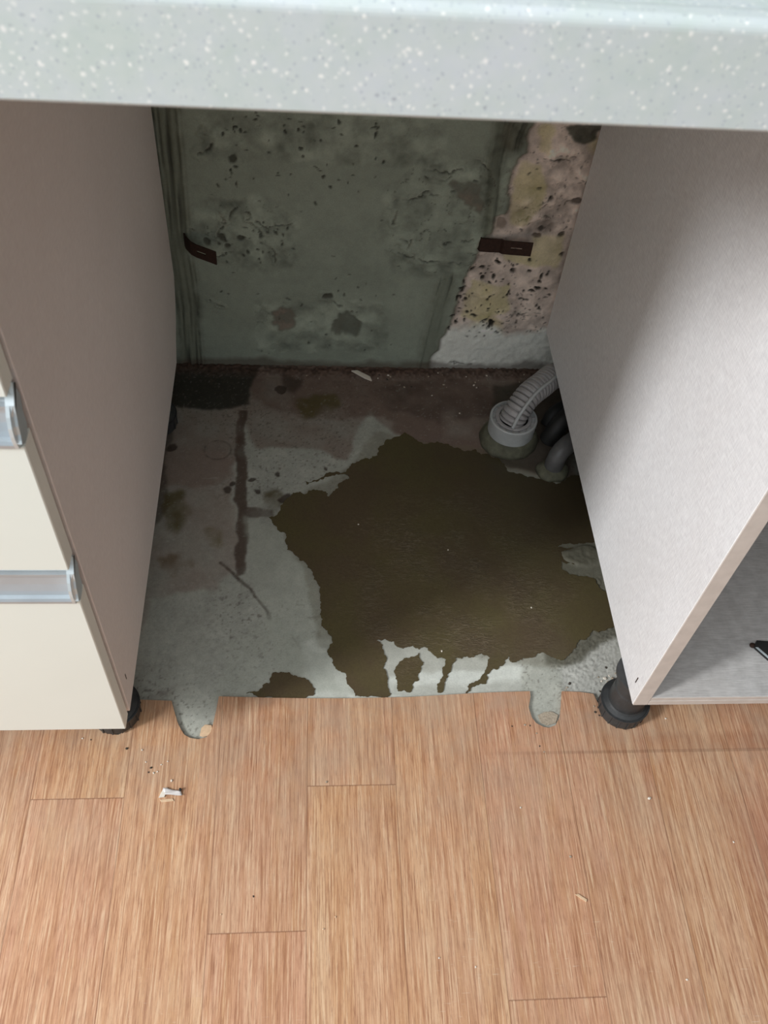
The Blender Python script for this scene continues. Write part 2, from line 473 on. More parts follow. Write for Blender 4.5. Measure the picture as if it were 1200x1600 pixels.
def mat_water():
    t = NT('muddy_water_film'); p = t.geo()
    n = t.noise(p, 9, 4, 0.6); f = t.noise(p, 420, 3, 0.7)
    col = t.mix(t.gray(n, 0.38, 0.62), s2l((88, 76, 58)), s2l((90, 82, 56)))
    col = t.mix(t.gray(f, 0.4, 0.7, 0, 0.35), col, s2l((66, 56, 42)))
    # ripples, glints painted into the colour, only in the middle of the puddle
    sp = t.n('ShaderNodeSeparateXYZ'); t.set(sp.inputs[0], p)
    dx = t.math('DIVIDE', t.math('SUBTRACT', sp.outputs[0], 0.42), 0.20); dy = t.math('DIVIDE', t.math('SUBTRACT', sp.outputs[1], 0.25), 0.20)
    r2 = t.math('ADD', t.math('MULTIPLY', dx, dx), t.math('MULTIPLY', dy, dy))
    zone = t.math('MULTIPLY', t.gray(r2, 1.1, 0.3), t.gray(t.noise(p, 16, 3), 0.35, 0.6))
    rip = t.noise(t.mapv(p, (120, 300, 100), (0, 0, 0.35)), 1.0, 3, 0.65, 0.8)
    col = t.mix(t.math('MULTIPLY', zone, t.gray(rip, 0.50, 0.68, 0, 0.42)), col, s2l((128, 116, 96)))
    # shade over the water towards the drain, painted into its colour
    ex = t.math('SUBTRACT', sp.outputs[0], 0.60); ey = t.math('SUBTRACT', sp.outputs[1], 0.45)
    dp = t.math('SQRT', t.math('ADD', t.math('MULTIPLY', ex, ex), t.math('MULTIPLY', ey, ey)))
    col = t.mix(t.gray(t.math('ADD', dp, t.math('MULTIPLY', n, 0.08)), 0.36, 0.10, 0.0, 0.6), col, s2l((50, 46, 34)))
    h = t.math('ADD', t.math('MULTIPLY', t.math('MULTIPLY', rip, zone), 1.0), t.math('MULTIPLY', f, 0.06))
    return t.done(col, 0.26, 0.0, t.bump(h, 0.9, 0.0022), 0.3)
M['water'] = mat_water()

# ------------------------------------------------------------------ back wall with relief
A = axis_line(-1.0, -0.05, 0.67, 1.7, 0.0017, 0.05)
B = axis_line(-0.05, -0.012, 0.46, 1.5, 0.0017, 0.05)
x, z = np.meshgrid(A, B, indexing='ij')
wx = x + (fbm(x, z, 45, 4, 1) - 0.5) * 0.016; wz = z + (fbm(x, z, 45, 4, 9) - 0.5) * 0.016
fine = fbm(x, z, 130, 4, 21); mid = fbm(x, z, 22, 4, 33); big = fbm(x, z, 7, 3, 44)
col = np.ones(x.shape + (3,)) * L3((150, 160, 146))
col = col * (0.86 + 0.28 * mid)[..., None]
wet = np.zeros(x.shape)
H = (mid - 0.5) * 0.0022 + (fine - 0.5) * 0.0008 + (big - .5) * 0.003
PATCH = [(0.5028, 0.4938), (0.5109, 0.4535), (0.5048, 0.4345), (0.5104, 0.4107), (0.4968, 0.4003), (0.4959, 0.3803), (0.4958, 0.3494), (0.5025, 0.3176), (0.4964, 0.3086), (0.4756, 0.3056), (0.4772, 0.2776), (0.4643, 0.2657), (0.4659, 0.2424), (0.4572, 0.2120), (0.4492, 0.1743), (0.4457, 0.1219), (0.4290, 0.0660), (0.4116, 0.0040), (0.4116, -0.0393), (0.6852, -0.0328), (0.6501, 0.1144), (0.6500, 0.3554), (0.6369, 0.4997)]
pm = blur(inpoly(wx, wz, PATCH).astype(float), 1)
tone = L3((226, 212, 200)) * (0.66 + 0.68 * mid)[..., None]
och = np.clip((fbm(x, z, 14, 3, 77) - 0.55) * 9, 0, 1)
tone = tone * (1 - 0.6 * och[..., None]) + 0.6 * och[..., None] * L3((216, 204, 150))
lowz = np.clip(([(0.5000, 0.1031)][0][1] + (mid - .5) * .06 - z) / 0.02, 0, 1)
tone = tone * (1 - lowz[..., None]) + lowz[..., None] * L3((244, 248, 240)) * (0.9 + 0.2 * mid)[..., None]
col = col * (1 - pm[..., None]) + tone * pm[..., None]
H = H - pm * 0.0022 + pm * (fine - 0.5) * 0.0022
BLOT = [(0.5518, 0.4506), (0.6043, 0.4566), (0.6034, 0.4320), (0.5804, 0.4253), (0.5588, 0.4359)]
bm_ = blur(inpoly(wx, wz, BLOT).astype(float), 2); col = paint(col, bm_, (76, 80, 68), 0.9)
# worn edge of the render coat
edge = np.clip(np.abs(np.gradient(blur(pm, 3))[0]) * 6, 0, 1); col = paint(col, edge, (104, 92, 78), 0.4)
# trowel / formwork seams: bands of vertical ridges
def seam_band(pts, w, c, amt, ridges, seed):
    global col, H
    d = segdist(wx, z, pts)
    band = sm(d, w, 0.014) ** 1.5
    col = paint(col, band, c, amt)
    str_ = vnoise((x - np.interp(z, [p[1] for p in pts[::-1]], [p[0] for p in pts[::-1]])) * 330, z * 10, seed)
    H = H + band * (str_ - 0.5) * ridges
    col = col * (1 - (band * np.clip((0.42 - str_) * 3, 0, 1) * 0.6))[..., None]
seam_band([(0.0146, 0.4633), (0.0126, 0.3708), (0.0078, 0.2437), (0.0110, 0.1219), (0.0052, -0.0035)], 0.013, (112, 116, 100), 0.65, 0.005, 5)
seam_band([(0.4688, 0.4655), (0.4656, 0.3891), (0.4703, 0.3379), (0.4723, 0.2775)], 0.007, (90, 94, 80), 0.7, 0.005, 6)
seam_band([(0.4249, 0.1862), (0.4134, 0.1074), (0.4053, -0.0008)], 0.008, (112, 118, 104), 0.55, 0.002, 7)
seam_band([(0.4897, 0.4572), (0.4842, 0.4289)], 0.012, (90, 88, 74), 0.7, 0.003, 8)
# cracks, lips and chips: polyline, half width, depth
CR = [([(0.3228, 0.3215), (0.3501, 0.3332), (0.3752, 0.3447), (0.3960, 0.3424), (0.4234, 0.3487)], .0022, .003), ([(0.3697, 0.3702), (0.3936, 0.3630), (0.4206, 0.3823)], .0024, .004),
      ([(0.3710, 0.3833), (0.4009, 0.3785), (0.4230, 0.3854)], .0015, .003), ([(0.4396, 0.3659), (0.4610, 0.3605), (0.4422, 0.3981), (0.4586, 0.3869)], .0018, .004),
      ([(0.3420, 0.2614), (0.3800, 0.2240), (0.4206, 0.2205), (0.4583, 0.2254)], .0022, .004), ([(0.3439, 0.2382), (0.3697, 0.2272), (0.3571, 0.2561)], .004, .003),
      ([(0.0311, 0.2693), (0.0676, 0.2549), (0.0807, 0.2799), (0.1010, 0.3078)], .002, .003), ([(0.0807, 0.2799), (0.0755, 0.2993)], .0015, .003),
      ([(0.1128, 0.3029), (0.1352, 0.2797), (0.1730, 0.2833)], .0016, .003), ([(0.1427, 0.2778), (0.1749, 0.2856)], .002, .003), ([(0.1169, 0.2922), (0.1435, 0.2428), (0.1544, 0.2139)], .0016, .002),
      ([(0.0484, 0.1322), (0.0683, 0.1263)], .002, .004), ([(0.0514, 0.3917), (0.0705, 0.4115), (0.0630, 0.4251)], .004, .003), ([(0.0654, 0.2250), (0.1093, 0.2323)], .0014, .003),
      ([(0.2273, 0.1545), (0.2536, 0.1320)], .003, .003), ([(0.5417, 0.3245), (0.5567, 0.3358), (0.5650, 0.3329)], .0022, .003), ([(0.5213, 0.3051), (0.5398, 0.3102), (0.5617, 0.3033)], .0018, .002),
      ([(0.4110, 0.2580), (0.4495, 0.2652)], .003, .003), ([(0.5404, 0.1193), (0.5630, 0.1254), (0.5882, 0.1235)], .0018, .003), ([(0.4465, 0.0139), (0.4918, 0.0121)], .0014, .002),
      ([(0.5461, 0.4024), (0.5731, 0.3975)], .002, .002), ([(0.3331, 0.3112), (0.3300, 0.2891)], .003, .002)]
cx_ = wx + (fbm(x, z, 170, 3, 101) - .5) * .009; cz_ = wz + (fbm(x, z, 170, 3, 111) - .5) * .009
for k_, (pts, w, dp) in enumerate(CR):
    d = segdist(cx_, cz_, pts); brk = np.clip((fbm(x, z, 75, 2, 200 + k_) - .36) * 5, 0, 1)
    m = sm(d, w * 0.30, 0.0020) * brk
    H = H + sm(d, w * 2.2, 0.003) * 0.0014 - m * dp
    col = paint(col, m, (52, 52, 44), 0.75)
    m2 = sm(np.abs(segdist(cx_, cz_ - .0035, pts)), w * .2, .002) * brk; col = paint(col, m2, (188, 192, 176), .28)
# flaky, chipped zones: broken contour lines of a noise field
FL = fbm(x, z, 48, 4, 301); FL2 = fbm(x, z, 30, 3, 311)
def flaky(poly, amt, thr=.010, c=(58, 58, 48)):
    global col, H
    zone = blur(inpoly(wx, wz, poly).astype(float), 9)
    ln = np.clip(1 - np.abs(FL - .5) / thr, 0, 1) * np.clip((FL2 - .46) * 9, 0, 1) * zone
    H = H - ln * .0018 + zone * (FL - .5) * .006
    col = paint(col, ln, c, amt)
    col = col * (1 + zone * (FL - .5) * 1.1)[..., None]
flaky([(0.0304, 0.3104), (0.1280, 0.3351), (0.1920, 0.2950), (0.1818, 0.2028), (0.1419, 0.1893), (0.0265, 0.2213)], .7)
flaky([(0.3120, 0.3422), (0.3625, 0.3948), (0.4606, 0.4087), (0.4812, 0.2835), (0.4659, 0.1875), (0.3423, 0.1959), (0.3075, 0.2658)], .75)
flaky([(0.1200, 0.1383), (0.3256, 0.1447), (0.3442, 0.0349), (0.1155, 0.0287)], .3)
flaky([(0.4616, 0.4560), (0.6028, 0.4621), (0.6086, 0.2881), (0.6127, 0.0854), (0.4381, 0.0804), (0.4588, 0.2362)], .6, .009, (84, 70, 60))
flaky([(0.5211, 0.4257), (0.6048, 0.4195), (0.6055, 0.3215), (0.5841, 0.2642), (0.5084, 0.2957), (0.5372, 0.3920)], .5, .012, (110, 94, 84))
flaky([(0.0484, 0.4516), (0.3905, 0.4620), (0.3999, 0.3865), (0.0594, 0.3824)], .3)
for poly in ([(0.5203, 0.4511), (0.5411, 0.4502), (0.5440, 0.4121), (0.5286, 0.4154)], [(0.5041, 0.3957), (0.5368, 0.3940), (0.5476, 0.3514), (0.5448, 0.3192), (0.5283, 0.2942), (0.5084, 0.2957), (0.5006, 0.3390)], [(0.5425, 0.2720), (0.5959, 0.2785), (0.5967, 0.2167), (0.5635, 0.2181), (0.5054, 0.2283), (0.5064, 0.2403), (0.5465, 0.2417)], [(0.4608, 0.1874), (0.5295, 0.1795), (0.5309, 0.1245), (0.4989, 0.1099), (0.4573, 0.1155)]):
    m = blur(inpoly(wx, wz, poly).astype(float), 5) * np.clip(.35 + mid, 0, 1); col = paint(col, m, (206, 200, 138), .62)
def pits(n, poly, rmin, rmax, dark, seed, depth=1.0):
    global col, H
    r = np.random.default_rng(seed); xs = [p[0] for p in poly]; zs = [p[1] for p in poly]; k = 0
    while k < n:
        cx, cz = r.uniform(min(xs), max(xs)), r.uniform(min(zs), max(zs))
        if not inpoly(np.array([cx]), np.array([cz]), poly)[0]: continue
        k += 1
        rad = rmin + (rmax - rmin) * r.random() ** 2.5; e = r.uniform(0.6, 1.5)
        i0, i1 = np.searchsorted(A, [cx - .02, cx + .02]); j0, j1 = np.searchsorted(B, [cz - .02, cz + .02])
        sl = (slice(i0, i1), slice(j0, j1))
        d = np.hypot((wx[sl] - cx) * e, (wz[sl] - cz) / e)
        m = np.clip((rad + 0.0012 - d) / 0.0014, 0, 1)
        H[sl] -= m * rad * 0.9 * depth
        mm = (m * dark)[..., None]; col[sl] = col[sl] * (1 - mm) + L3((40, 38, 32)) * mm
pits(110, [(0.4505, 0.2240), (0.5893, 0.2408), (0.5959, 0.1128), (0.4381, 0.0804)], .0009, .0038, 0.95, 11)
pits(60, [(0.5347, 0.1512), (0.5952, 0.1662), (0.6017, 0.0851), (0.4618, 0.0670)], .0008, .002, 0.8, 18)
pits(60, [(0.0906, 0.4535), (0.3216, 0.4545), (0.3113, 0.3526), (0.0733, 0.3329)], .0009, .0028, 0.8, 12)
pits(45, [(0.0461, 0.3319), (0.3305, 0.3430), (0.3564, 0.0205), (0.0390, 0.0121)], .0008, .0022, 0.7, 13)
pits(26, [(0.0383, 0.2448), (0.2013, 0.3275), (0.1521, 0.2018)], .0009, .003, 0.75, 17)
pits(40, [(0.5149, 0.4109), (0.6035, 0.4243), (0.6086, 0.2881), (0.5232, 0.2143)], .0008, .0022, 0.7, 14)
for (cx, cz), rad, c in [([(0.0752, 0.2552)][0], .0055, (70, 70, 60)), ([(0.1010, 0.2573)][0], .005, (66, 66, 56)), ([(0.0497, 0.2452)][0], .0055, (88, 90, 78)),
                         ([(0.0791, 0.2417)][0], .005, (80, 80, 70)), ([(0.1001, 0.3860)][0], .006, (60, 62, 52)), ([(0.5509, 0.2894)][0], .005, (40, 36, 32)),
                         ([(0.5890, 0.2783)][0], .006, (44, 40, 34)), ([(0.5971, 0.3363)][0], .008, (70, 58, 50)), ([(0.5267, 0.2119)][0], .005, (38, 34, 30)),
                         ([(0.5480, 0.2745)][0], .007, (96, 84, 74)), ([(0.5974, 0.2410)][0], .004, (38, 34, 30)), ([(0.4923, 0.2929)][0], .010, (150, 138, 126)), ([(0.2325, 0.1508)][0], .006, (84, 84, 74))]:
    d = np.hypot(wx - cx, wz - cz); m = sm(d, rad * .8, .002); H = H - m * .0025; col = paint(col, m, c, .85)
for pts, c, dep in [([(0.1458, 0.1128), (0.1605, 0.1239), (0.1811, 0.1179), (0.1788, 0.0896), (0.1628, 0.0781), (0.1474, 0.0927)], (128, 112, 100), .001),
                    ([(0.2397, 0.1022), (0.2540, 0.1188), (0.2727, 0.1220), (0.2928, 0.0970), (0.2877, 0.0691), (0.2714, 0.0729), (0.2605, 0.0782), (0.2500, 0.0723), (0.2380, 0.0858)], (92, 92, 80), .003),
                    ([(0.4031, 0.3613), (0.4517, 0.3602), (0.4566, 0.3158), (0.4415, 0.3207), (0.4281, 0.3277)], (122, 110, 98), .0)]:
    m = blur(inpoly(cx_ + (fine - .5) * .008, cz_ + (mid - .5) * .012, pts).astype(float), 4) * np.clip(FL * 2.6 - .45, 0, 1); H = H - m * dep; col = paint(col, m, c, .8); ed = np.clip(m * (1 - m) * 4, 0, 1); col = paint(col, ed, (60, 60, 50), .3)
dirt = np.clip((0.018 + (mid - .5) * .03 - z) / 0.012, 0, 1); col = paint(col, dirt, (84, 68, 58), 0.65)
H = np.where((A[:, None] < -0.04) | (A[:, None] > 0.66) | (B[None, :] > 0.45), np.clip(H, -.001, .001), H)
wall = grid_obj('wall_back', A, B, H, np.clip(col, 0.004, 1), wet, M['cement_wall'], lambda a, b, h: np.stack([a, 0.693 - h, b], -1))
tag(wall, 'rough bare grey cement wall with a chipped beige patch at the back of the gap', None, None, 'structure')

# ------------------------------------------------------------------ concrete subfloor
A = axis_line(-1.0, -0.07, 0.68, 1.7, 0.0017, 0.05)
B = axis_line(-1.4, -0.0, 0.71, 0.76, 0.0017, 0.05)
x, y = np.meshgrid(A, B, indexing='ij')
wx = x + (fbm(x, y, 40, 4, 51) - 0.5) * 0.018; wy = y + (fbm(x, y, 40, 4, 59) - 0.5) * 0.018
fine = fbm(x, y, 140, 4, 61); mid = fbm(x, y, 20, 4, 63); big = fbm(x, y, 6, 3, 64)
col = np.ones(x.shape + (3,)) * L3((172, 174, 164)) * (0.62 + 0.44 * mid + 0.26 * fbm(x, y, 260, 3, 66))[..., None]
H = (fine - .5) * .0004 + (mid - .5) * .0008
wet = np.zeros(x.shape)
BACK = [(-0.0694, 0.6836), (0.6568, 0.7032), (0.6314, 0.4298), (0.4925, 0.4821), (0.3805, 0.5221), (0.3296, 0.5569), (0.3043, 0.5931), (0.2644, 0.4789), (0.2032, 0.5054), (0.1520, 0.5046), (0.1215, 0.5041), (0.1037, 0.5599), (0.0992, 0.5038), (0.0659, 0.4240), (-0.0214, 0.4230), (-0.0586, 0.5856)]
m = blur(inpoly(wx, wy, BACK).astype(float), 8) * np.clip(.3 + 1.2 * mid, 0, 1); col = paint(col, m, (128, 112, 102), .8)
BACK2 = [(0.1036, 0.6835), (0.6794, 0.6989), (0.6314, 0.4298), (0.4933, 0.4890), (0.3700, 0.5219), (0.3306, 0.5789), (0.2239, 0.5694), (0.1603, 0.5901), (0.1117, 0.6189)]
m = blur(inpoly(wx, wy, BACK2).astype(float), 8) * np.clip(.4 + 1.0 * mid, 0, 1); col = paint(col, m, (112, 92, 82), .75)
LEFT = [(-0.0493, 0.5015), (0.0810, 0.5035), (0.1045, 0.2803), (0.0780, 0.2362), (-0.0101, 0.2256), (-0.0238, 0.1539), (-0.0791, 0.5010)]
m = blur(inpoly(wx, wy, LEFT).astype(float), 10) * np.clip(.2 + 1.2 * mid, 0, 1); col = paint(col, m, (140, 124, 114), .7)
SHADE_DIRT = [(-0.1042, 0.7064), (0.1299, 0.7131), (0.1104, 0.6493), (0.1072, 0.6008), (0.0449, 0.5877), (-0.0495, 0.5975), (-0.0894, 0.5850)]
m = blur(inpoly(wx, wy, SHADE_DIRT).astype(float), 5); col = paint(col, m, (32, 32, 24), .9); wet = np.maximum(wet, m * .4)  # deep corner shade and dirt, both painted into the concrete
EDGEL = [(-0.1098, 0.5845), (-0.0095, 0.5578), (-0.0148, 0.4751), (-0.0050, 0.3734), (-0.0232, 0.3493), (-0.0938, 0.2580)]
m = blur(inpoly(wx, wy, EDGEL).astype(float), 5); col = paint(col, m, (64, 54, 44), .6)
for poly, c, a in [([(-0.0201, 0.4104), (0.0178, 0.4171), (0.0310, 0.3737), (0.0111, 0.3317), (-0.0145, 0.3553)], (88, 78, 40), .75), ([(0.0480, 0.3378), (0.0805, 0.3439), (0.0841, 0.3145), (0.0594, 0.3086)], (104, 92, 54), .6),
                   ([(-0.0125, 0.2913), (0.0323, 0.3005), (0.0395, 0.2690), (0.0089, 0.2580), (-0.0075, 0.2690)], (104, 84, 62), .7), ([(0.1811, 0.6205), (0.2567, 0.6298), (0.2562, 0.5996), (0.2029, 0.5690), (0.1921, 0.5908)], (84, 76, 34), .7),
                   ([(0.1349, 0.4119), (0.1562, 0.4223), (0.1610, 0.3870), (0.1508, 0.3684), (0.1379, 0.3806)], (80, 70, 40), .8), ([(-0.0139, 0.0685), (0.0460, 0.0862), (0.0231, 0.0662)], (92, 78, 70), .6),
                   ([(0.1585, 0.6739), (0.2023, 0.6672), (0.1918, 0.6283), (0.1593, 0.6382)], (50, 40, 32), .6), ([(0.3231, 0.6545), (0.4695, 0.6740), (0.5563, 0.6445), (0.5151, 0.5825), (0.4265, 0.5660), (0.3313, 0.5937)], (70, 56, 48), .5)]:
    m = blur(inpoly(wx + (mid - .5) * .03, wy + (fine - .5) * .02, poly).astype(float), 9) * np.clip(fbm(x, y, 34, 3, 71) * 2.2 - .25, 0, 1); col = paint(col, m, c, a * 1.1); wet = np.maximum(wet, m * .3)
STRIP = [(0.0888, 0.5887), (0.1014, 0.5889), (0.1053, 0.5039), (0.1145, 0.3866), (0.1553, 0.3808), (0.1557, 0.3673), (0.1155, 0.3646), (0.1158, 0.3146), (0.1126, 0.2635), (0.1056, 0.2580), (0.0996, 0.2690), (0.0978, 0.3742), (0.0899, 0.4501), (0.0894, 0.5174)]
m = blur(inpoly(x + (wx - x) * .75, y + (wy - y) * .5, STRIP).astype(float), 2) * np.clip(.45 + mid, 0, 1); col = paint(col, m, (78, 60, 50), .9); H = H - m * .0008; wet = np.maximum(wet, m * .5)
m = sm(segdist(x + (wx - x) * .5, y + (wy - y) * .5, [(0.0797, 0.2802), (0.1113, 0.2525), (0.1344, 0.2200), (0.1533, 0.1884)]), .0014, .0018) * np.clip(.4 + fine, 0, 1); col = paint(col, m, (70, 56, 46), .9); H = H - m * .001
m = sm(segdist(wx, wy, [(0.1830, 0.1626), (0.1963, 0.1425), (0.2095, 0.1081), (0.2266, 0.0984)]), .0006, .0015); col = paint(col, m, (92, 86, 74), .7)
m = sm(segdist(wx, wy, [(0.2048, 0.1881), (0.2209, 0.1901)]), .0007, .0012); col = paint(col, m, (80, 76, 64), .7)
for sc in ([(0.0241, 0.0726), (0.0532, 0.1001)], [(0.0846, 0.1334), (0.1074, 0.1550)], [(0.1261, 0.1234), (0.1526, 0.1527)], [(0.1361, 0.1311), (0.1627, 0.1678)], [(0.3417, 0.0782), (0.3973, 0.1211)]):
    m = sm(segdist(wx, wy, sc), .0008, .0015); col = paint(col, m, (176, 178, 166), .45)
rs = np.random.default_rng(404)
for k_ in range(46):
    cx, cy = rs.uniform(0, .6), rs.uniform(.07, .5); an = rs.normal(.8, .5); ln = rs.uniform(.008, .05)
    m = sm(segdist(wx, wy, [(cx, cy), (cx + ln * math.cos(an), cy + ln * math.sin(an))]), .0002, .0012)
    col = paint(col, m, (196, 198, 188) if k_ % 3 else (96, 90, 80), rs.uniform(.12, .3))
spk = np.clip((fbm(x, y, 330, 2, 405) - .68) * 9, 0, 1) * np.clip((big - .35) * 4, 0, 1); col = paint(col, spk, (86, 78, 68), .6)
spk = np.clip((fbm(x, y, 300, 2, 415) - .76) * 9, 0, 1); col = paint(col, spk, (190, 190, 180), .22)
(rx, ry), = [(0.0610, 0.5004)]
d = np.abs(np.hypot(x - rx, (y - ry) * 1.05) - 0.021); m = sm(d, .0004, .0016) * np.clip(fine * 2 - .4, 0, 1); H = H - m * .001; col = paint(col, m, (66, 56, 50), .6)
for (cx, cy), rad in [([(0.0809, 0.4177)][0], .007), ([(0.1192, 0.4374)][0], .006), ([(0.0881, 0.4280)][0], .005), ([(0.1554, 0.4509)][0], .004), ([(0.1300, 0.4119)][0], .005), ([(0.1723, 0.4021)][0], .010), ([(0.2317, 0.4651)][0], .003), ([(-0.0094, 0.5021)][0], .008), ([(0.1593, 0.6382)][0], .012)]:
    m = sm(np.hypot(wx - cx, wy - cy), rad * .8, .002); col = paint(col, m, (62, 50, 42), .85); H = H - m * .001
# light, dry plates along the cut edge
for poly, c, a in [([(0.2890, 0.1620), (0.3464, 0.1514), (0.3889, 0.1261), (0.4862, 0.1203), (0.4976, 0.1054), (0.4897, 0.0680), (0.4876, 0.0531), (0.2055, 0.0566), (0.1962, 0.1524)], (222, 226, 218), .7), ([(0.1074, 0.3743), (0.1947, 0.3149), (0.2227, 0.2038), (0.2612, 0.1125), (0.2728, 0.0650), (0.1713, 0.0942), (0.1520, 0.1729), (0.1220, 0.2580)], (168, 172, 160), .55),
                   ([(0.5632, 0.1500), (0.6317, 0.1704), (0.6535, 0.0990), (0.6430, 0.0511), (0.5466, 0.0523)], (196, 196, 190), .6), ([(0.1602, 0.1935), (0.2396, 0.1127), (0.2641, 0.0559), (0.0812, 0.0582), (0.1006, 0.1531)], (160, 164, 152), .4)]:
    m = blur(inpoly(wx, wy, poly).astype(float), 7); col = paint(col, m, c, a)
m = sm(segdist(wx, wy, [(0.2732, 0.0790), (0.3840, 0.0683), (0.4804, 0.0766)]), .006, .01) * np.clip(mid * 1.6, 0, 1); col = paint(col, m, (120, 118, 104), .4)
# damp halo around the puddle and the rough grit of the right edge
HALO = [(0.3186, 0.5495), (0.3911, 0.5223), (0.4958, 0.5099), (0.5644, 0.4693), (0.6944, 0.4305), (0.6691, 0.1702), (0.6071, 0.1395), (0.5466, 0.1049), (0.4849, 0.1104), (0.4307, 0.1012), (0.3432, 0.1020), (0.2736, 0.0931), (0.2225, 0.1423), (0.1951, 0.2691), (0.1558, 0.3624), (0.1938, 0.4125), (0.2640, 0.4588)]
m = blur(inpoly(wx, wy, HALO).astype(float), 6); col = paint(col, m, (110, 104, 84), .4); wet = np.maximum(wet, m * .6)
HALO2 = [(0.5545, 0.3342), (0.6760, 0.3409), (0.6702, 0.1754), (0.6173, 0.1445), (0.5752, 0.1146), (0.5295, 0.1100), (0.5344, 0.1709)]
m = blur(inpoly(wx, wy, HALO2).astype(float), 7); col = paint(col, m, (88, 86, 72), .8)
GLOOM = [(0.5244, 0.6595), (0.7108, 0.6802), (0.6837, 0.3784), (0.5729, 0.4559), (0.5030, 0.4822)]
m = blur(inpoly(wx, wy, GLOOM).astype(float), 7); col = paint(col, m, (56, 54, 44), .7)  # gloom behind the pipes, painted into the concrete colour
LUMP = [(0.5850, 0.3020), (0.6157, 0.3140), (0.6492, 0.3069), (0.6647, 0.2857), (0.6334, 0.2763), (0.6045, 0.2786), (0.5885, 0.2879)]
m = blur(inpoly(wx, wy, LUMP).astype(float), 5); H = H + m * (.0015 + .0030 * fine); col = paint(col, m, (98, 96, 82), .85); wet = wet * (1 - m * .7)
GRIT = [(0.5543, 0.2693), (0.6590, 0.2579), (0.6628, 0.0603), (0.5466, 0.0523), (0.5416, 0.1298)]
m = blur(inpoly(wx, wy, GRIT).astype(float), 6); gn = fbm(x, y, 480, 2, 91); H = H + m * (gn - .5) * .0022; col = col * (1 - m * np.clip(.45 - gn, 0, 1) * 1.2)[..., None]
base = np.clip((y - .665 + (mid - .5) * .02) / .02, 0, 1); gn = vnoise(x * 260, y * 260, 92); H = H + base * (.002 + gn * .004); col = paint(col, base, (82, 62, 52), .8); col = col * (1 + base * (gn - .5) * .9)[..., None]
out_ = (A[:, None] < -0.06) | (A[:, None] > 0.67) | (B[None, :] < 0.005)
H = np.where(out_, -0.001, H)
FZ = -0.0048
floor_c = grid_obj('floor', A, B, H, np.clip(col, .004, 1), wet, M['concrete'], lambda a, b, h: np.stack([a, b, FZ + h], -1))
tag(floor_c, 'stained grey concrete subfloor laid bare in the gap between the cabinets', None, None, 'structure')

# ------------------------------------------------------------------ oak vinyl with the cut edge and foot notches
OUT = [(-0.95, -1.35), (1.65, -1.35), (1.65, 0.066), (0.664, 0.066), (0.6555, 0.058), (0.6535, 0.040), (0.648, 0.027), (0.640, 0.0185), (0.632, 0.0142)]
edge_pts = [(0.6205, 0.0128), (0.6052, 0.0220), (0.5958, 0.0405), (0.5923, 0.0535), (0.5892, 0.0648), (0.5703, 0.0679), (0.5468, 0.0691), (0.5428, 0.0504), (0.5382, 0.0330), (0.5301, 0.0204), (0.5210, 0.0170), (0.5143, 0.0180), (0.5049, 0.0235), (0.5002, 0.0317), (0.4980, 0.0464), (0.5029, 0.0621), (0.5031, 0.0696), (0.4700, 0.0691), (0.4265, 0.0677), (0.3833, 0.0654), (0.3404, 0.0631), (0.2979, 0.0627), (0.2557, 0.0623), (0.2054, 0.0629), (0.1554, 0.0644), (0.0908, 0.0670), (0.0887, 0.0490), (0.0859, 0.0295), (0.0836, 0.0164), (0.0784, 0.0105), (0.0690, 0.0081), (0.0585, 0.0099), (0.0509, 0.0144), (0.0463, 0.0213), (0.0415, 0.0301), (0.0351, 0.0479), (0.0306, 0.0614), (0.0077, 0.0626), (-0.0111, 0.0637), (-0.0140, 0.0468), (-0.0169, 0.0310), (-0.0220, 0.0206), (-0.0308, 0.0156)]
OUT += edge_pts + [(-0.045, 0.017), (-0.060, 0.030), (-0.066, 0.066), (-0.95, 0.066)]
bm = bmesh.new()
prism_cdt(bm, OUT, -0.0038, 0.0)
vinyl = mesh_obj('floor', bm, M['vinyl'])
tag(vinyl, 'oak-pattern vinyl plank flooring cut back in front of the gap', None, None, 'structure')

# ------------------------------------------------------------------ puddles
def ragged(poly, amp, n, seed):
    """fractal subdivision of an outline"""
    r = random.Random(seed); pts = [Vector(p) for p in poly]
    for k in range(n):
        out = []
        for i, p in enumerate(pts):
            q = pts[(i + 1) % len(pts)]; d = q - p
            out.append(p)
            if d.length > 0.0022:
                out.append((p + q) / 2 + Vector((-d.y, d.x)) * r.uniform(-amp, amp))
        pts = out
    return pts

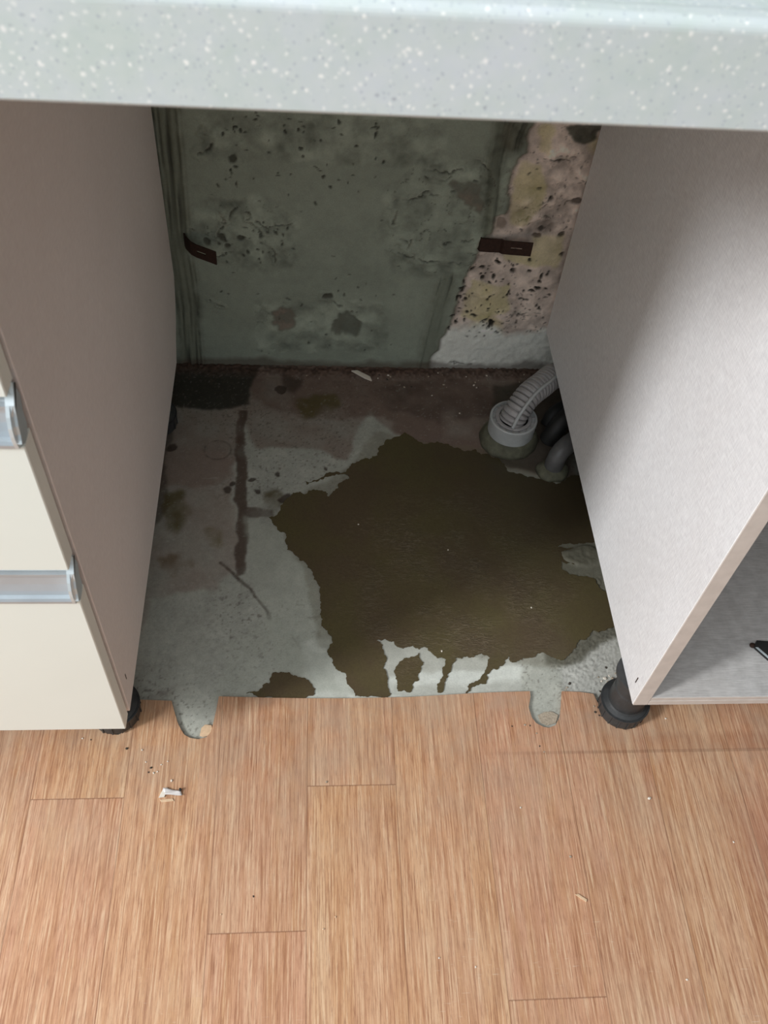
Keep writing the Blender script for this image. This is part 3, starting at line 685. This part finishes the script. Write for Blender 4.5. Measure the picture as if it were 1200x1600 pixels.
def puddle(poly, label, seed, top=-0.0034, amp=.22, n=4):
    pts = ragged(poly, amp, n, seed)
    bm = bmesh.new()
    c = sum(pts, Vector((0, 0))) / len(pts)
    prism_cdt(bm, [(p.x - c.x, p.y - c.y) for p in pts], -0.0055, top)
    o = mesh_obj('water_puddle', bm, M['water'], loc=(c.x, c.y, 0))
    return tag(o, label, 'puddle')
PUD = [(0.3473, 0.5315), (0.3627, 0.5417), (0.3788, 0.5277), (0.3949, 0.5167), (0.4226, 0.5200), (0.4448, 0.5091), (0.4763, 0.5068), (0.5001, 0.4932), (0.5224, 0.4688), (0.5615, 0.4490), (0.6123, 0.4403), (0.6477, 0.4500), (0.6558, 0.3408), (0.6465, 0.3189), (0.6166, 0.3188), (0.5963, 0.3163), (0.5779, 0.3067), (0.6020, 0.3091), (0.6235, 0.3021), (0.6472, 0.3069), (0.6508, 0.2903), (0.6236, 0.2763), (0.6006, 0.2786), (0.5822, 0.2855), (0.5814, 0.2693), (0.6287, 0.2522), (0.6436, 0.2298), (0.6510, 0.1915), (0.6429, 0.1703), (0.6074, 0.1653), (0.5861, 0.1498), (0.5706, 0.1296), (0.5490, 0.1198), (0.5281, 0.1299), (0.5089, 0.1221), (0.4856, 0.1153), (0.4824, 0.1253), (0.4577, 0.1058), (0.4463, 0.0837), (0.4233, 0.0726), (0.4168, 0.0689), (0.4364, 0.0895), (0.4488, 0.1059), (0.4561, 0.1225), (0.4408, 0.1286), (0.4081, 0.1229), (0.4004, 0.1063), (0.3919, 0.0900), (0.3842, 0.0711), (0.3791, 0.0712), (0.3860, 0.0920), (0.3947, 0.1211), (0.3760, 0.1311), (0.3704, 0.1392), (0.3503, 0.1433), (0.3323, 0.1395), (0.3127, 0.1537), (0.3001, 0.1517), (0.3099, 0.1317), (0.3109, 0.1169), (0.3070, 0.1072), (0.3131, 0.0908), (0.3172, 0.0700), (0.2899, 0.0676), (0.2687, 0.0669), (0.2606, 0.0838), (0.2481, 0.1049), (0.2397, 0.1224), (0.2356, 0.1422), (0.2332, 0.1674), (0.2227, 0.1933), (0.2228, 0.2197), (0.2137, 0.2524), (0.2025, 0.2804), (0.1874, 0.2940), (0.1710, 0.3207), (0.1581, 0.3479), (0.1461, 0.3648), (0.1613, 0.3747), (0.1695, 0.3971), (0.1820, 0.4124), (0.2017, 0.4100), (0.2135, 0.4191), (0.2313, 0.4154), (0.2352, 0.4052), (0.2432, 0.4155), (0.2535, 0.4324), (0.2697, 0.4417), (0.2658, 0.4496), (0.2356, 0.4453), (0.2036, 0.4293), (0.2015, 0.4357), (0.2387, 0.4545), (0.2692, 0.4629), (0.2869, 0.4792), (0.3162, 0.4906), (0.3276, 0.5142)]
puddle(PUD, 'large dark brown puddle of muddy water across the middle of the concrete', 3)
puddle([(0.3446, 0.1235), (0.3583, 0.1313), (0.3634, 0.1164), (0.3555, 0.0904), (0.3413, 0.0716), (0.3260, 0.0737), (0.3236, 0.0926), (0.3282, 0.1138)], 'small brown puddle near the front edge, just right of the big puddle\'s foot', 4)
puddle([(0.1584, 0.1010), (0.1711, 0.1037), (0.1925, 0.0959), (0.2121, 0.0843), (0.2155, 0.0712), (0.2121, 0.0685), (0.1385, 0.0694), (0.1258, 0.0732), (0.1423, 0.0776), (0.1546, 0.0868)], 'small olive puddle against the front vinyl edge, left of the big puddle', 5)

# ------------------------------------------------------------------ left drawer cabinet
CT = 0.860
def panel_yz(bm, x0, x1, pts): return prism(bm, pts, 0, x0, x1)
FWD = thing('drawer_cabinet', 'drawer cabinet with cream fronts and aluminium grip rails, left of the gap', 'cabinet', (-0.30, 0.30, 0.0))
inv = Vector((0.30, -0.30, 0.0))
def local(o, root):
    o.location = -root.location if o.parent is root else o.location
    return o
def part(name, bm, mat, root, smooth=False):
    o = mesh_obj(name, bm, mat, root, smooth)
    o.location = -root.location
    return o
SIDE_L = [(0.0, 0.1), [(0.5863, 0.1081)][0], [(0.6097, 0.1278)][0], [(0.6322, 0.1468)][0], [(0.6493, 0.1702)][0], [(0.6668, 0.2025)][0], (0.6680, CT), (0.0, CT)]
SIDE_L[1] = (SIDE_L[1][0], 0.1)
bm = bmesh.new(); panel_yz(bm, -0.018, 0.0, SIDE_L)
bmesh.ops.bevel(bm, geom=[e for e in bm.edges if abs(e.verts[0].co.x) < 1e-6 and abs(e.verts[1].co.x) < 1e-6], offset=0.0006, segments=1, affect='EDGES')
part('side_panel', bm, M['left_panel'], FWD)
bm = bmesh.new(); box(bm, (-0.60, 0.0, 0.1), (-0.582, 0.668, CT), .0006); part('side_panel', bm, M['left_panel'], FWD)
bm = bmesh.new(); box(bm, (-0.582, 0.0, 0.1), (-0.018, 0.655, 0.118)); part('bottom_panel', bm, M['inner_board'], FWD)
bm = bmesh.new(); box(bm, (-0.582, 0.655, 0.1), (-0.018, 0.661, CT)); part('back_panel', bm, M['inner_board'], FWD)
bm = bmesh.new(); box(bm, (-0.582, 0.0, CT - .018), (-0.018, 0.08, CT)); part('top_rail', bm, M['inner_board'], FWD)

def foot_bm(cx, cy):
    bm = bmesh.new()
    prof = [(0.0005, -0.0018), (0.026, -0.0018), (0.0300, 0.001), (0.0308, 0.006), (0.0305, 0.022), (0.0296, 0.0255), (0.0255, 0.0275), (0.0238, 0.030), (0.0235, 0.060),
            (0.0225, 0.064), (0.0225, 0.092), (0.031, 0.0935), (0.031, 0.0995), (0.0005, 0.0995)]
    lathe(bm, prof, 48, center=(cx, cy, 0))
    # raised ribs around the base ring
    for k in range(16):
        a = 2 * math.pi * k / 16
        m = Matrix.Translation((cx + 0.0305 * math.cos(a), cy + 0.0305 * math.sin(a), 0.0125)) @ Matrix.Rotation(a, 4, 'Z')
        r = bmesh.ops.create_cube(bm, size=1, matrix=m @ Matrix.Diagonal((0.0026, 0.0020, 0.0200, 1)))
    t = bmesh.ops.create_cone(bm, cap_ends=True, segments=48, radius1=0.0326, radius2=0.0326, depth=0.0022, matrix=Matrix.Translation((cx, cy, 0.0235)))
    return bm
for cx, cy in ((-0.0370, 0.046), (-0.55, 0.046), (-0.0370, 0.55), (-0.55, 0.55)):
    f = part('foot', foot_bm(cx, cy), M['black_plastic'], FWD, False)

def drawer(z0, z1, root, top_rail=True):
    """cream front with an aluminium grip rail let into its top edge"""
    yb, yf = -0.0040, -0.0235
    hz = 0.048
    bm = bmesh.new(); box(bm, (-0.5975, yf, z0), (-0.0015, yb, z1 - hz if top_rail else z1), .0009, 1)
    d = part('drawer_front', bm, M['drawer_front'], root)
    d.data.materials.append(M['drawer_side'])
    for p in d.data.polygons:
        if p.normal.x > .8 or p.normal.x < -.8: p.material_index = 1
    if top_rail:
        b = z1 - hz
        # rail cross-section in (y, z): front lip, concave body, top flange
        sec = [(yf, b), (yf - .0030, b + .0006), (yf - .0036, b + .0045), (yf - .0022, b + .0075), (yf + .0012, b + .0085), (yf + .0030, b + .013), (yf + .0052, b + .020), (yf + .0066, b + .028),
               (yf + .0064, b + .0335), (yf + .0036, b + .0350), (yf + .0036, b + .0375), (yf + .0075, b + .0385), (yb - .004, b + .0440), (yb - .001, b + .0460), (yb, b + .046), (yb, b)]
        bm = bmesh.new(); prism(bm, sec, 0, -0.5975, -0.0060)
        h = mesh_obj('handle', bm, M['aluminium'], d)
        cap = [(yf - .0006, b - .0005), (yf - .0038, b + .0015), (yf - .0052, b + .008), (yf - .0056, b + .015), (yf - .0044, b + .023), (yf - .001, b + .031), (yf + .004, b + .038), (yf + .0095, b + .0440), (yf + .016, b + .0490), (yb - .001, b + .0520), (yb, b + .051),
               (yb, b + .046), (yb - .0035, b + .034), (yb - .0045, b + .022), (yb - .0050, b + .010), (yb - .006, b - .0005)]
        bm = bmesh.new(); prism(bm, cap, 0, -0.0068, -0.0004)
        bmesh.ops.bevel(bm, geom=[e for e in bm.edges if abs(e.verts[0].co.x - e.verts[1].co.x) < 1e-6 and e.verts[0].co.x > -.001], offset=.0036, segments=3, affect='EDGES')
        mesh_obj('end_cap', bm, M['cap_metal'], d)
    return d
drawer(0.1015, 0.4225, FWD); drawer(0.4240, 0.6330, FWD); drawer(0.6350, 0.8450, FWD)

# ------------------------------------------------------------------ right open cabinet
OC = thing('open_base_cabinet', 'doorless base cabinet of pale linen-textured board, right of the gap', 'cabinet', (0.95, 0.30, 0.0))
bm = bmesh.new(); box(bm, (0.600, 0.0005, 0.1), (0.6185, 0.680, CT), .0006, 1); part('side_panel', bm, M['side_panel'], OC)
bm = bmesh.new(); box(bm, (0.6003, -0.0008, 0.1004), (0.6182, 0.0005, CT), .0003, 1); part('edge_strip', bm, M['edge_band'], OC)
bm = bmesh.new(); box(bm, (1.28, 0.0, 0.1), (1.2985, 0.680, CT), .0006, 1); part('side_panel', bm, M['side_panel'], OC)
bm = bmesh.new(); box(bm, (0.6185, 0.0005, 0.1), (1.28, 0.66, 0.118), .0005, 1); part('bottom_panel', bm, M['inner_board'], OC)
bm = bmesh.new(); box(bm, (0.6187, -0.0008, 0.1004), (1.28, 0.0005, 0.1105), .0003, 1); box(bm, (0.6187, -0.0005, 0.1115), (1.28, 0.0005, 0.1178), .0003, 1)
part('edge_strip', bm, M['edge_band'], OC)
bm = bmesh.new(); box(bm, (0.6185, 0.66, 0.1), (1.28, 0.666, CT)); part('back_panel', bm, M['inner_board'], OC)
bm = bmesh.new(); box(bm, (0.6185, 0.004, 0.500), (1.28, 0.66, 0.518), .0005, 1); part('shade_shelf', bm, M['inner_board'], OC)  # added out-of-frame shelf that keeps light off the cabinet inside
bm = bmesh.new(); box(bm, (0.6185, 0.0, CT - .018), (1.28, 0.08, CT)); part('top_rail', bm, M['inner_board'], OC)
for cx, cy in ((0.6220, 0.0432), (1.25, 0.0455), (0.660, 0.58), (1.25, 0.58)):
    part('foot', foot_bm(cx, cy), M['black_plastic'], OC)
# small dowel cover marks on the gap side of the panels
for yy, zz in ((0.0165, 0.132),):
    bm = bmesh.new(); box(bm, (0.5996, yy - .0008, zz - .006), (0.6002, yy + .0008, zz + .006)); part('screw_slot', bm, M['rust_steel'], OC)
bm = bmesh.new(); box(bm, (-0.0002, 0.018, 0.143), (0.0004, 0.0195, 0.154)); part('screw_slot', bm, M['rust_steel'], FWD)

# black sheet-metal tool lying in the open cabinet
t_ = thing('metal_bracket', 'black metal angle with a shiny edge lying in the open right cabinet', 'bracket', (0.80, 0.06, 0.118))
bm = bmesh.new()
prism(bm, [(0.766, 0.0665), (0.772, 0.0760), (0.90, 0.0650), (0.90, 0.052), (0.782, 0.0635), (0.80, 0.030), (0.796, 0.025)], 2, 0.1182, 0.1215)
part('frame', bm, M['dark_inner'], t_)
bm = bmesh.new()
prism(bm, [(0.7672, 0.0655), (0.7700, 0.0655), (0.7990, 0.0270), (0.7965, 0.0262)], 2, 0.1215, 0.1225)
part('edge_trim', bm, M['cap_metal'], t_)
bm = bmesh.new(); lathe(bm, [(.0005, 0), (.0035, .0), (.0035, .002), (.001, .003)], 16, center=(0.7655, 0.0700, 0.1182)); part('tip', bm, M['rust_steel'], t_)

# ------------------------------------------------------------------ worktop
bm = bmesh.new()
sec = [(-0.0455, 0.8610), (-0.0465, 0.8625), (-0.0465, 0.9080)]
for k in range(7):
    a = math.pi - k * (math.pi / 2) / 6
    sec.append((-0.0405 + 0.006 * math.cos(a), 0.9090 + 0.006 * math.sin(a)))
sec += [(-0.034, 0.9150), (-0.030, 0.9142), (-0.024, 0.9120), (-0.015, 0.9115), (0.692, 0.9115), (0.692, 0.8610)]
prism(bm, sec, 0, -0.95, 1.65)
wt = mesh_obj('worktop', bm, M['worktop'])
tag(wt, 'pale grey-green speckled solid-surface worktop spanning both cabinets', 'worktop')

# ------------------------------------------------------------------ drain and hoses
DC = Vector((0.535, 0.531, 0.0))
dr = thing('drain_socket', 'round grey plastic drain socket with a cap set in the floor', 'drain', DC)
bm = bmesh.new()
lathe(bm, [(.0005, .006), (.0370, .006), (.0375, .010), (.0385, .042), (.0385, .0465), (.0370, .0480), (.0350, .0480), (.0340, .0440), (.0005, .0440)], 64)
part_ = mesh_obj('socket', bm, M['grey_pvc'], dr)
bm = bmesh.new()
lathe(bm, [(.0295, .044), (.0295, .0475), (.0285, .0485), (.0245, .0485), (.0235, .0475), (.0235, .044)], 48)
for k in range(18):
    a = 2 * math.pi * k / 18
    bmesh.ops.create_cube(bm, size=1, matrix=Matrix.Translation((.0320 * math.cos(a), .0320 * math.sin(a), .0455)) @ Matrix.Rotation(a, 4, 'Z') @ Matrix.Diagonal((.005, .0012, .003, 1)))
mesh_obj('cap_ring', bm, M['hose_grey'], dr)
bm = bmesh.new()
wob = lambda a, k: 0.04 * math.sin(2 * a + 1) + 0.02 * math.sin(5 * a + k) + 0.012 * math.sin(11 * a + k)
lathe(bm, [(.0005, -.006), (.048, -.006), (.0465, .001), (.0435, .010), (.0408, .016), (.0388, .0175), (.0005, .0175)], 72, wob)
mesh_obj('mortar_collar', bm, M['mortar'], dr, True)

hose = thing('drain_hose', 'ribbed grey drain hose with a thin tube along it, leaving the drain socket', 'hose', DC + Vector((0, 0, .044)))
path = spline([DC + Vector((-.004, -.004, .040)), DC + Vector((.004, .004, .060)), DC + Vector((.022, .022, .0755)), DC + Vector((.046, .045, .0760)), DC + Vector((.075, .075, .0690)), DC + Vector((.12, .10, .045)), DC + Vector((.18, .11, .020))], 60)
L_ = [0]
for a, b in zip(path, path[1:]): L_.append(L_[-1] + (b - a).length)
def hr(i):
    ph = (L_[i] / 0.0074) % 1.0
    return 0.0168 + 0.0046 * min(1.0, max(0.0, 1.35 * math.sin(math.pi * ph)) ** 0.6)
bm = bmesh.new(); sweep(bm, path, hr, 28)
o = mesh_obj('corrugated_tube', bm, M['hose_grey'], hose); o.location = -hose.location
# thin round cable lying along the hose
cp = []
for i in range(0, len(path), 8):
    t = (path[min(i + 1, len(path) - 1)] - path[max(i - 1, 0)]).normalized()
    sd = t.cross(Vector((0, 0, 1))).normalized(); u = sd.cross(t).normalized()
    cp.append(path[i] + sd * 0.0135 + u * 0.0175)
bm = bmesh.new(); sweep(bm, spline([tuple(p) for p in cp], 4), 0.0030, 12)
o = mesh_obj('thin_tube', bm, M['grey_pvc'], hose, True); o.location = -hose.location
o['label'] = 'smooth thin tube running along the corrugations'

elb = thing('pipe_elbow', 'small dark grey pipe elbow rising from the concrete beside the drain socket', 'pipe', (0.598, 0.462, 0.0))
bm = bmesh.new(); sweep(bm, spline([(0.598, 0.462, -.004), (0.598, 0.463, 0.018), (0.604, 0.469, 0.034), (0.620, 0.482, 0.041), (0.66, 0.51, 0.041), (0.72, 0.54, 0.041)], 12), lambda i: 0.0150, 32)
o = mesh_obj('pipe', bm, M['dark_pvc'], elb, True); o.location = -elb.location
bm = bmesh.new(); lathe(bm, [(.0005, -.006), (.026, -.006), (.024, .001), (.0185, .008), (.0005, .009)], 48, lambda a, k: .08 * math.sin(2 * a + 1) + .04 * math.sin(5 * a)); mesh_obj('mortar_collar', bm, M['mortar'], elb, True)

val = thing('hose_clamp', 'black rubber hose end pushed between the drain socket and the cabinet', 'hose', (0.612, 0.535, 0.0))
bm = bmesh.new(); sweep(bm, spline([(0.598, 0.520, 0.006), (0.606, 0.522, 0.030), (0.622, 0.535, 0.045), (0.66, 0.56, 0.045)], 10), 0.015, 24); sweep(bm, spline([(0.603, 0.557, 0.003), (0.612, 0.565, 0.022), (0.64, 0.58, 0.03)], 8), 0.012, 20)
o = mesh_obj('hose', bm, M['dark_inner'], val, True); o.location = -val.location

# ------------------------------------------------------------------ rusty form ties in the wall
def strap(name, pts, h, label, slot_at):
    """bent flat steel strip: centre line in (x, y), z of the middle; height h; with a slot near the end"""
    root = thing(name, label, 'wall tie', (pts[0][0], 0.693, pts[0][2]), None)
    bm = bmesh.new(); th = 0.0024
    rows = []
    for i, (px_, py_, pz_) in enumerate(pts):
        a = Vector(pts[min(i + 1, len(pts) - 1)]) - Vector(pts[max(i - 1, 0)]); nrm = Vector((a.y, -a.x, 0)).normalized() * th
        c = Vector((px_, py_, pz_)); up = Vector((0, 0, h / 2))
        rows.append([bm.verts.new(c - up), bm.verts.new(c - up * slot_at[2]), bm.verts.new(c + up * slot_at[2]), bm.verts.new(c + up),
                     bm.verts.new(c - up + nrm), bm.verts.new(c - up * slot_at[2] + nrm), bm.verts.new(c + up * slot_at[2] + nrm), bm.verts.new(c + up + nrm)])
    for i, (a, b) in enumerate(zip(rows, rows[1:])):
        hole = slot_at[0] <= i < slot_at[1]
        bm.faces.new((a[0], b[0], b[4], a[4])); bm.faces.new((a[3], b[3], b[7], a[7]))
        for j in range(3):
            if hole and j == 1: continue
            bm.faces.new((a[j], b[j], b[j + 1], a[j + 1])); bm.faces.new((a[j + 4], b[j + 4], b[j + 5], a[j + 5]))
        if hole:
            bm.faces.new((a[1], b[1], b[5], a[5])); bm.faces.new((a[2], b[2], b[6], a[6]))
            if i == slot_at[0]: bm.faces.new((a[1], a[2], a[6], a[5]))
            if i == slot_at[1] - 1: bm.faces.new((b[1], b[2], b[6], b[5]))
    for a in (rows[0], rows[-1]):
        for j in range(3): bm.faces.new((a[j], a[j + 1], a[j + 5], a[j + 4]))
    o = mesh_obj('steel_strip', bm, M['rust_steel'], root); o.location = -root.location
    return root
strap('wall_tie', [(0.0190, 0.6960, 0.250), (0.0215, 0.6880, 0.250), (0.0300, 0.6760, 0.249), (0.0380, 0.6720, 0.247), (0.0520, 0.6670, 0.245), (0.0600, 0.6640, 0.244), (0.0675, 0.6610, 0.243)], 0.0225,
      'rusty slotted steel strip bent out of the grey wall at the left', (3, 4, 0.16))
strap('wall_tie', [(0.4640, 0.6960, 0.2610), (0.4660, 0.6890, 0.2610), (0.4800, 0.6880, 0.2610), (0.4960, 0.6870, 0.2615), (0.5000, 0.6830, 0.2620), (0.5110, 0.6810, 0.2625), (0.5280, 0.6790, 0.2630), (0.5430, 0.6770, 0.2635)], 0.0235,
      'rusty slotted steel strip lying flat across the chipped beige wall patch', (5, 6, 0.14))

# ------------------------------------------------------------------ loose bits on the floors
def crumb(name, p, size, mat, label, cat, group=None, z=0.0, flat=0.55, seed=0, rot=0.0):
    r = random.Random(seed); bm = bmesh.new()
    bmesh.ops.create_icosphere(bm, subdivisions=2, radius=0.5)
    for v in bm.verts:
        n = v.co.normalized(); k = 1 + 0.28 * math.sin(5.1 * n.x + seed) * math.cos(4.3 * n.y + 2 * seed) + r.uniform(-.08, .08)
        v.co = Vector((n.x * k * size[0] / 2, n.y * k * size[1] / 2, n.z * k * size[2] / 2))
    mz = min(v.co.z for v in bm.verts)
    for v in bm.verts: v.co.z = max(v.co.z - mz - size[2] * .12, 0)
    o = mesh_obj(name, bm, mat, None, False, (p[0], p[1], z)); o.rotation_euler = (0, 0, rot)
    return tag(o, label, cat, group)

def chip(name, poly, th, mat, label, cat, z=0.0, tilt=(0, 0, 0)):
    c = sum((Vector(p) for p in poly), Vector((0, 0))) / len(poly)
    bm = bmesh.new(); prism(bm, [(p[0] - c.x, p[1] - c.y) for p in poly], 2, 0, th)
    bmesh.ops.bevel(bm, geom=bm.edges[:], offset=th * .2, segments=1, affect='EDGES')
    o = mesh_obj(name, bm, mat, None, False, (c.x, c.y, z)); o.rotation_euler = tilt
    return tag(o, label, cat)

# curl of grey film with a torn sliver beside it
t_ = thing('torn_film', 'crumpled strip of grey film lying on the oak floor before the left notch', 'scrap', tuple(list([(0.0420, -0.0600)][0]) + [0]))
bm = bmesh.new()
P0 = [(0.0316, -0.0550), (0.0535, -0.0602), (0.0555, -0.0650), (0.0332, -0.0630)]
n = 9; rows = []
for i in range(n + 1):
    u = i / n; a = Vector(P0[0]).lerp(Vector(P0[1]), u); b = Vector(P0[3]).lerp(Vector(P0[2]), u)
    row = []
    for j in range(5):
        q = a.lerp(b, j / 4); zz = 0.0012 + 0.0016 * (0.5 + 0.5 * math.sin(3.1 * u * 3 + j * 1.3)) + .0012 * (1 - j / 4)
        row.append(bm.verts.new((q.x, q.y, zz)))
    rows.append(row)
for a, b in zip(rows, rows[1:]):
    for j in range(4): bm.faces.new((a[j], a[j + 1], b[j + 1], b[j]))
o = part('film', bm, M['clear_tape'], t_, True); sd = o.modifiers.new('thick', 'SOLIDIFY'); sd.thickness = .0004
bm = bmesh.new(); prism(bm, [(0.0275, -0.0668), (0.0317, -0.0558), (0.0369, -0.0543), (0.0342, -0.0661)], 2, .0003, .0018); part('folded_end', bm, M['plaster_white'], t_)
bm = bmesh.new(); (ax_, ay_), = [(0.0525, -0.0578)]
lathe(bm, [(.0004, .002), (.0016, .002), (.0016, .0042), (.0004, .0046)], 12, center=(ax_, ay_, 0)); part('dark_bead', bm, M['dark_inner'], t_)
chip('wood_sliver', [(0.0292, -0.0692), (0.0443, -0.0679), (0.0461, -0.0711), (0.0311, -0.0724)], .0012, M['wood_chip'], 'pale sliver lying just below the crumpled strip of film', 'sliver', .0001)
chip('curved_shaving', [(0.5181, -0.1919), (0.5220, -0.1913), (0.5315, -0.1980), (0.5302, -0.2008), (0.5248, -0.1971)], .0016, M['wood_chip'], 'thin curved pale shaving on the oak planks at lower right', 'shaving', .0001)
chip('plaster_sliver', [(0.2774, 0.6786), (0.2885, 0.6805), (0.3103, 0.6684), (0.3133, 0.6590), (0.3013, 0.6634)], .0035, M['plaster_white'], 'white sliver of plaster lying at the foot of the back wall', 'sliver', -.0012, (0.05, 0.1, 0))
chip('vinyl_offcut', [(0.0714, 0.0245), (0.0759, 0.0289), (0.0841, 0.0279), (0.0853, 0.0208), (0.0810, 0.0140), (0.0747, 0.0123), (0.0698, 0.0141)], .0018, M['wood_chip'], 'torn beige scrap at the rim of the left foot notch', 'scrap', -.0038, (0.05, 0.0, 0))
chip('vinyl_offcut', [(0.5094, 0.0362), (0.5187, 0.0406), (0.5292, 0.0414), (0.5369, 0.0358), (0.5317, 0.0250), (0.5200, 0.0215), (0.5120, 0.0252)], .0012, M['debris'], 'flat beige patch of filler sitting inside the right foot notch', 'scrap', -.0040)

SP = [(1014, 1248, 4.5, 'plaster_white', 'white plaster crumb on the oak planks below the right cabinet foot'), (813, 1262, 2.6, 'plaster_white', 'small white crumb on the planks midway between the notches and the shaving'),
      (1146, 1316, 2.4, 'plaster_white', 'tiny white crumb near the pinkish stain at right'), (1073, 1531, 2.6, 'plaster_white', 'tiny pale crumb near the bottom right of the oak floor'),
      (510, 1222, 2.8, 'debris', 'beige crumb beside a plank joint in the middle of the floor'), (524, 1433, 2.4, 'wood_chip', 'pale crumb in the middle of the lower floor'),
      (505, 1452, 2.8, 'wood_chip', 'pale flake just right of the lower plank joint'), (345, 1429, 2.2, 'wood_chip', 'pale speck left of the lower plank joint'),
      (396, 1401, 2.2, 'debris_dark', 'dark speck on the plank above the lower joint'), (891, 1339, 3.2, 'debris', 'dull beige flake on the planks above the curved shaving'),
      (686, 1497, 2.2, 'plaster_white', 'pale speck low on the middle planks'), (743, 1511, 2.2, 'plaster_white', 'pale speck low on the planks, the lowest of the middle ones'),
      (1059, 1123, 2.6, 'plaster_white', 'white speck in the shadow under the right cabinet edge')]
CR_ = [(0.6329, -0.0800), (0.4681, -0.0879), (0.7264, -0.1362), (0.6290, -0.2858), (0.2297, -0.0508), (0.2386, -0.2085), (0.2248, -0.2209), (0.1100, -0.2020), (0.1456, -0.1837), (0.5203, -0.1487), (0.3530, -0.2547), (0.3929, -0.2651), (0.6803, 0.0274)]
for i, ((cx, cy), sp) in enumerate(zip(CR_, SP)):
    s = sp[2] / 1000.0
    crumb('crumb', (cx, cy), (s, s * .8, s * .6), M[sp[3]], sp[4], 'crumb', None, 0.0, seed=i + 1, rot=i)
G1 = [(-0.0183, -0.0033), (0.0008, -0.0053), (0.0072, -0.0212), (0.0142, -0.0288), (0.0180, -0.0354), (0.0225, -0.0338), (0.0118, -0.0344), (0.0337, -0.0209), (-0.0742, 0.0112), (-0.0637, 0.0093), (0.0263, -0.0249), (0.0407, -0.0455)]
for i, (cx, cy) in enumerate(G1):
    s = [3.6, 2.4, 2.0, 3.0, 2.6, 2.4, 2.2, 2.2, 2.4, 1.8, 2.0, 3.2][i] / 1000
    crumb('cement_crumb', (cx, cy), (s, s * .8, s * .6), M['plaster_white' if i % 3 else 'debris_dark'], 'tiny cement crumb scattered on the oak floor by the left notch', 'crumb', 'crumbs by the left notch', seed=20 + i, rot=i * 1.3)
G2 = [(0.4892, 0.0210), (0.4959, 0.0200), (0.5028, 0.0092), (0.5043, -0.0084), (0.5090, -0.0163), (0.5866, 0.0378), (0.5865, 0.0461), (0.5909, 0.0332), (0.5524, 0.0709), (0.4720, 0.0195)]
for i, (cx, cy) in enumerate(G2):
    s = [3.0, 2.2, 2.2, 2.0, 2.2, 3.6, 2.6, 2.6, 3.0, 2.0][i] / 1000
    crumb('cement_crumb', (cx, cy), (s, s * .8, s * .6), M['debris_dark' if i % 2 else 'debris'], 'tiny grey crumb scattered on the oak floor by the right notch', 'crumb', 'crumbs by the right notch', seed=40 + i, rot=i * 1.7)
G3 = [(0.6110, 0.0897), (0.6143, 0.0838), (0.6058, 0.0858), (0.6218, 0.0895), (0.6181, 0.0935), (0.6229, 0.0818), (0.6024, 0.0917), (0.6161, 0.1063), (0.5606, 0.0825), (0.5561, 0.0768), (0.6010, 0.0705), (0.6047, 0.0667), (0.6278, 0.0973)]
for i, (cx, cy) in enumerate(G3):
    s = [5.5, 4.0, 3.5, 4.5, 3.2, 3.0, 3.0, 3.6, 4.5, 3.6, 3.2, 3.0, 3.0][i] / 1000
    crumb('mortar_crumb', (cx, cy), (s, s * .75, s * .6), M['plaster_white' if i % 2 == 0 and i < 6 else ('debris_dark' if i in (7, 8, 10) else 'debris')], 'small mortar crumb on the concrete beside the black cabinet foot', 'crumb', 'crumbs beside the black foot', FZ - .0003, seed=60 + i, rot=i * 2.1)
r = random.Random(5)
W0 = [(0.3350, 0.6737), (0.3801, 0.6813), (0.5146, 0.6720), (0.6160, 0.6649)]
for i in range(26):
    cx = r.uniform(0.335, 0.50) if i < 16 else r.uniform(.2, .6); cy = 0.690 - r.uniform(.008, .045) * (1 if i < 16 else .6)
    s = r.uniform(1.8, 4.6) / 1000
    crumb('rubble_crumb', (cx, cy), (s, s * .7, s * .6), M[['debris', 'plaster_white', 'debris_dark', 'debris'][i % 4]], 'small rubble crumb along the foot of the back wall', 'crumb', 'rubble along the back wall', FZ + .0008 + max(0, (cy - .66)) * .12, seed=80 + i, rot=i)
G4 = [(0.4153, 0.6288), (0.4588, 0.5874), (0.5041, 0.5631), (0.5114, 0.5429), (0.5031, 0.5269), (0.3895, 0.1330), (0.2812, 0.3510), (0.4137, 0.3039), (0.5252, 0.2027)]
for i, (cx, cy) in enumerate(G4):
    s = [2.6, 3.4, 3.2, 5.0, 4.0, 3.0, 2.4, 2.4, 2.6][i] / 1000
    crumb('pale_crumb', (cx, cy), (s, s * .75, s * .6), M['plaster_white' if i != 3 else 'debris'], 'small pale crumb on the brown-stained concrete behind the puddle' if i < 5 else 'tiny pale crumb sitting in the big muddy puddle', 'crumb', 'crumbs on the stained concrete' if i < 5 else 'crumbs in the puddle', -.0044 if i < 5 else -.0036, seed=120 + i, rot=i)
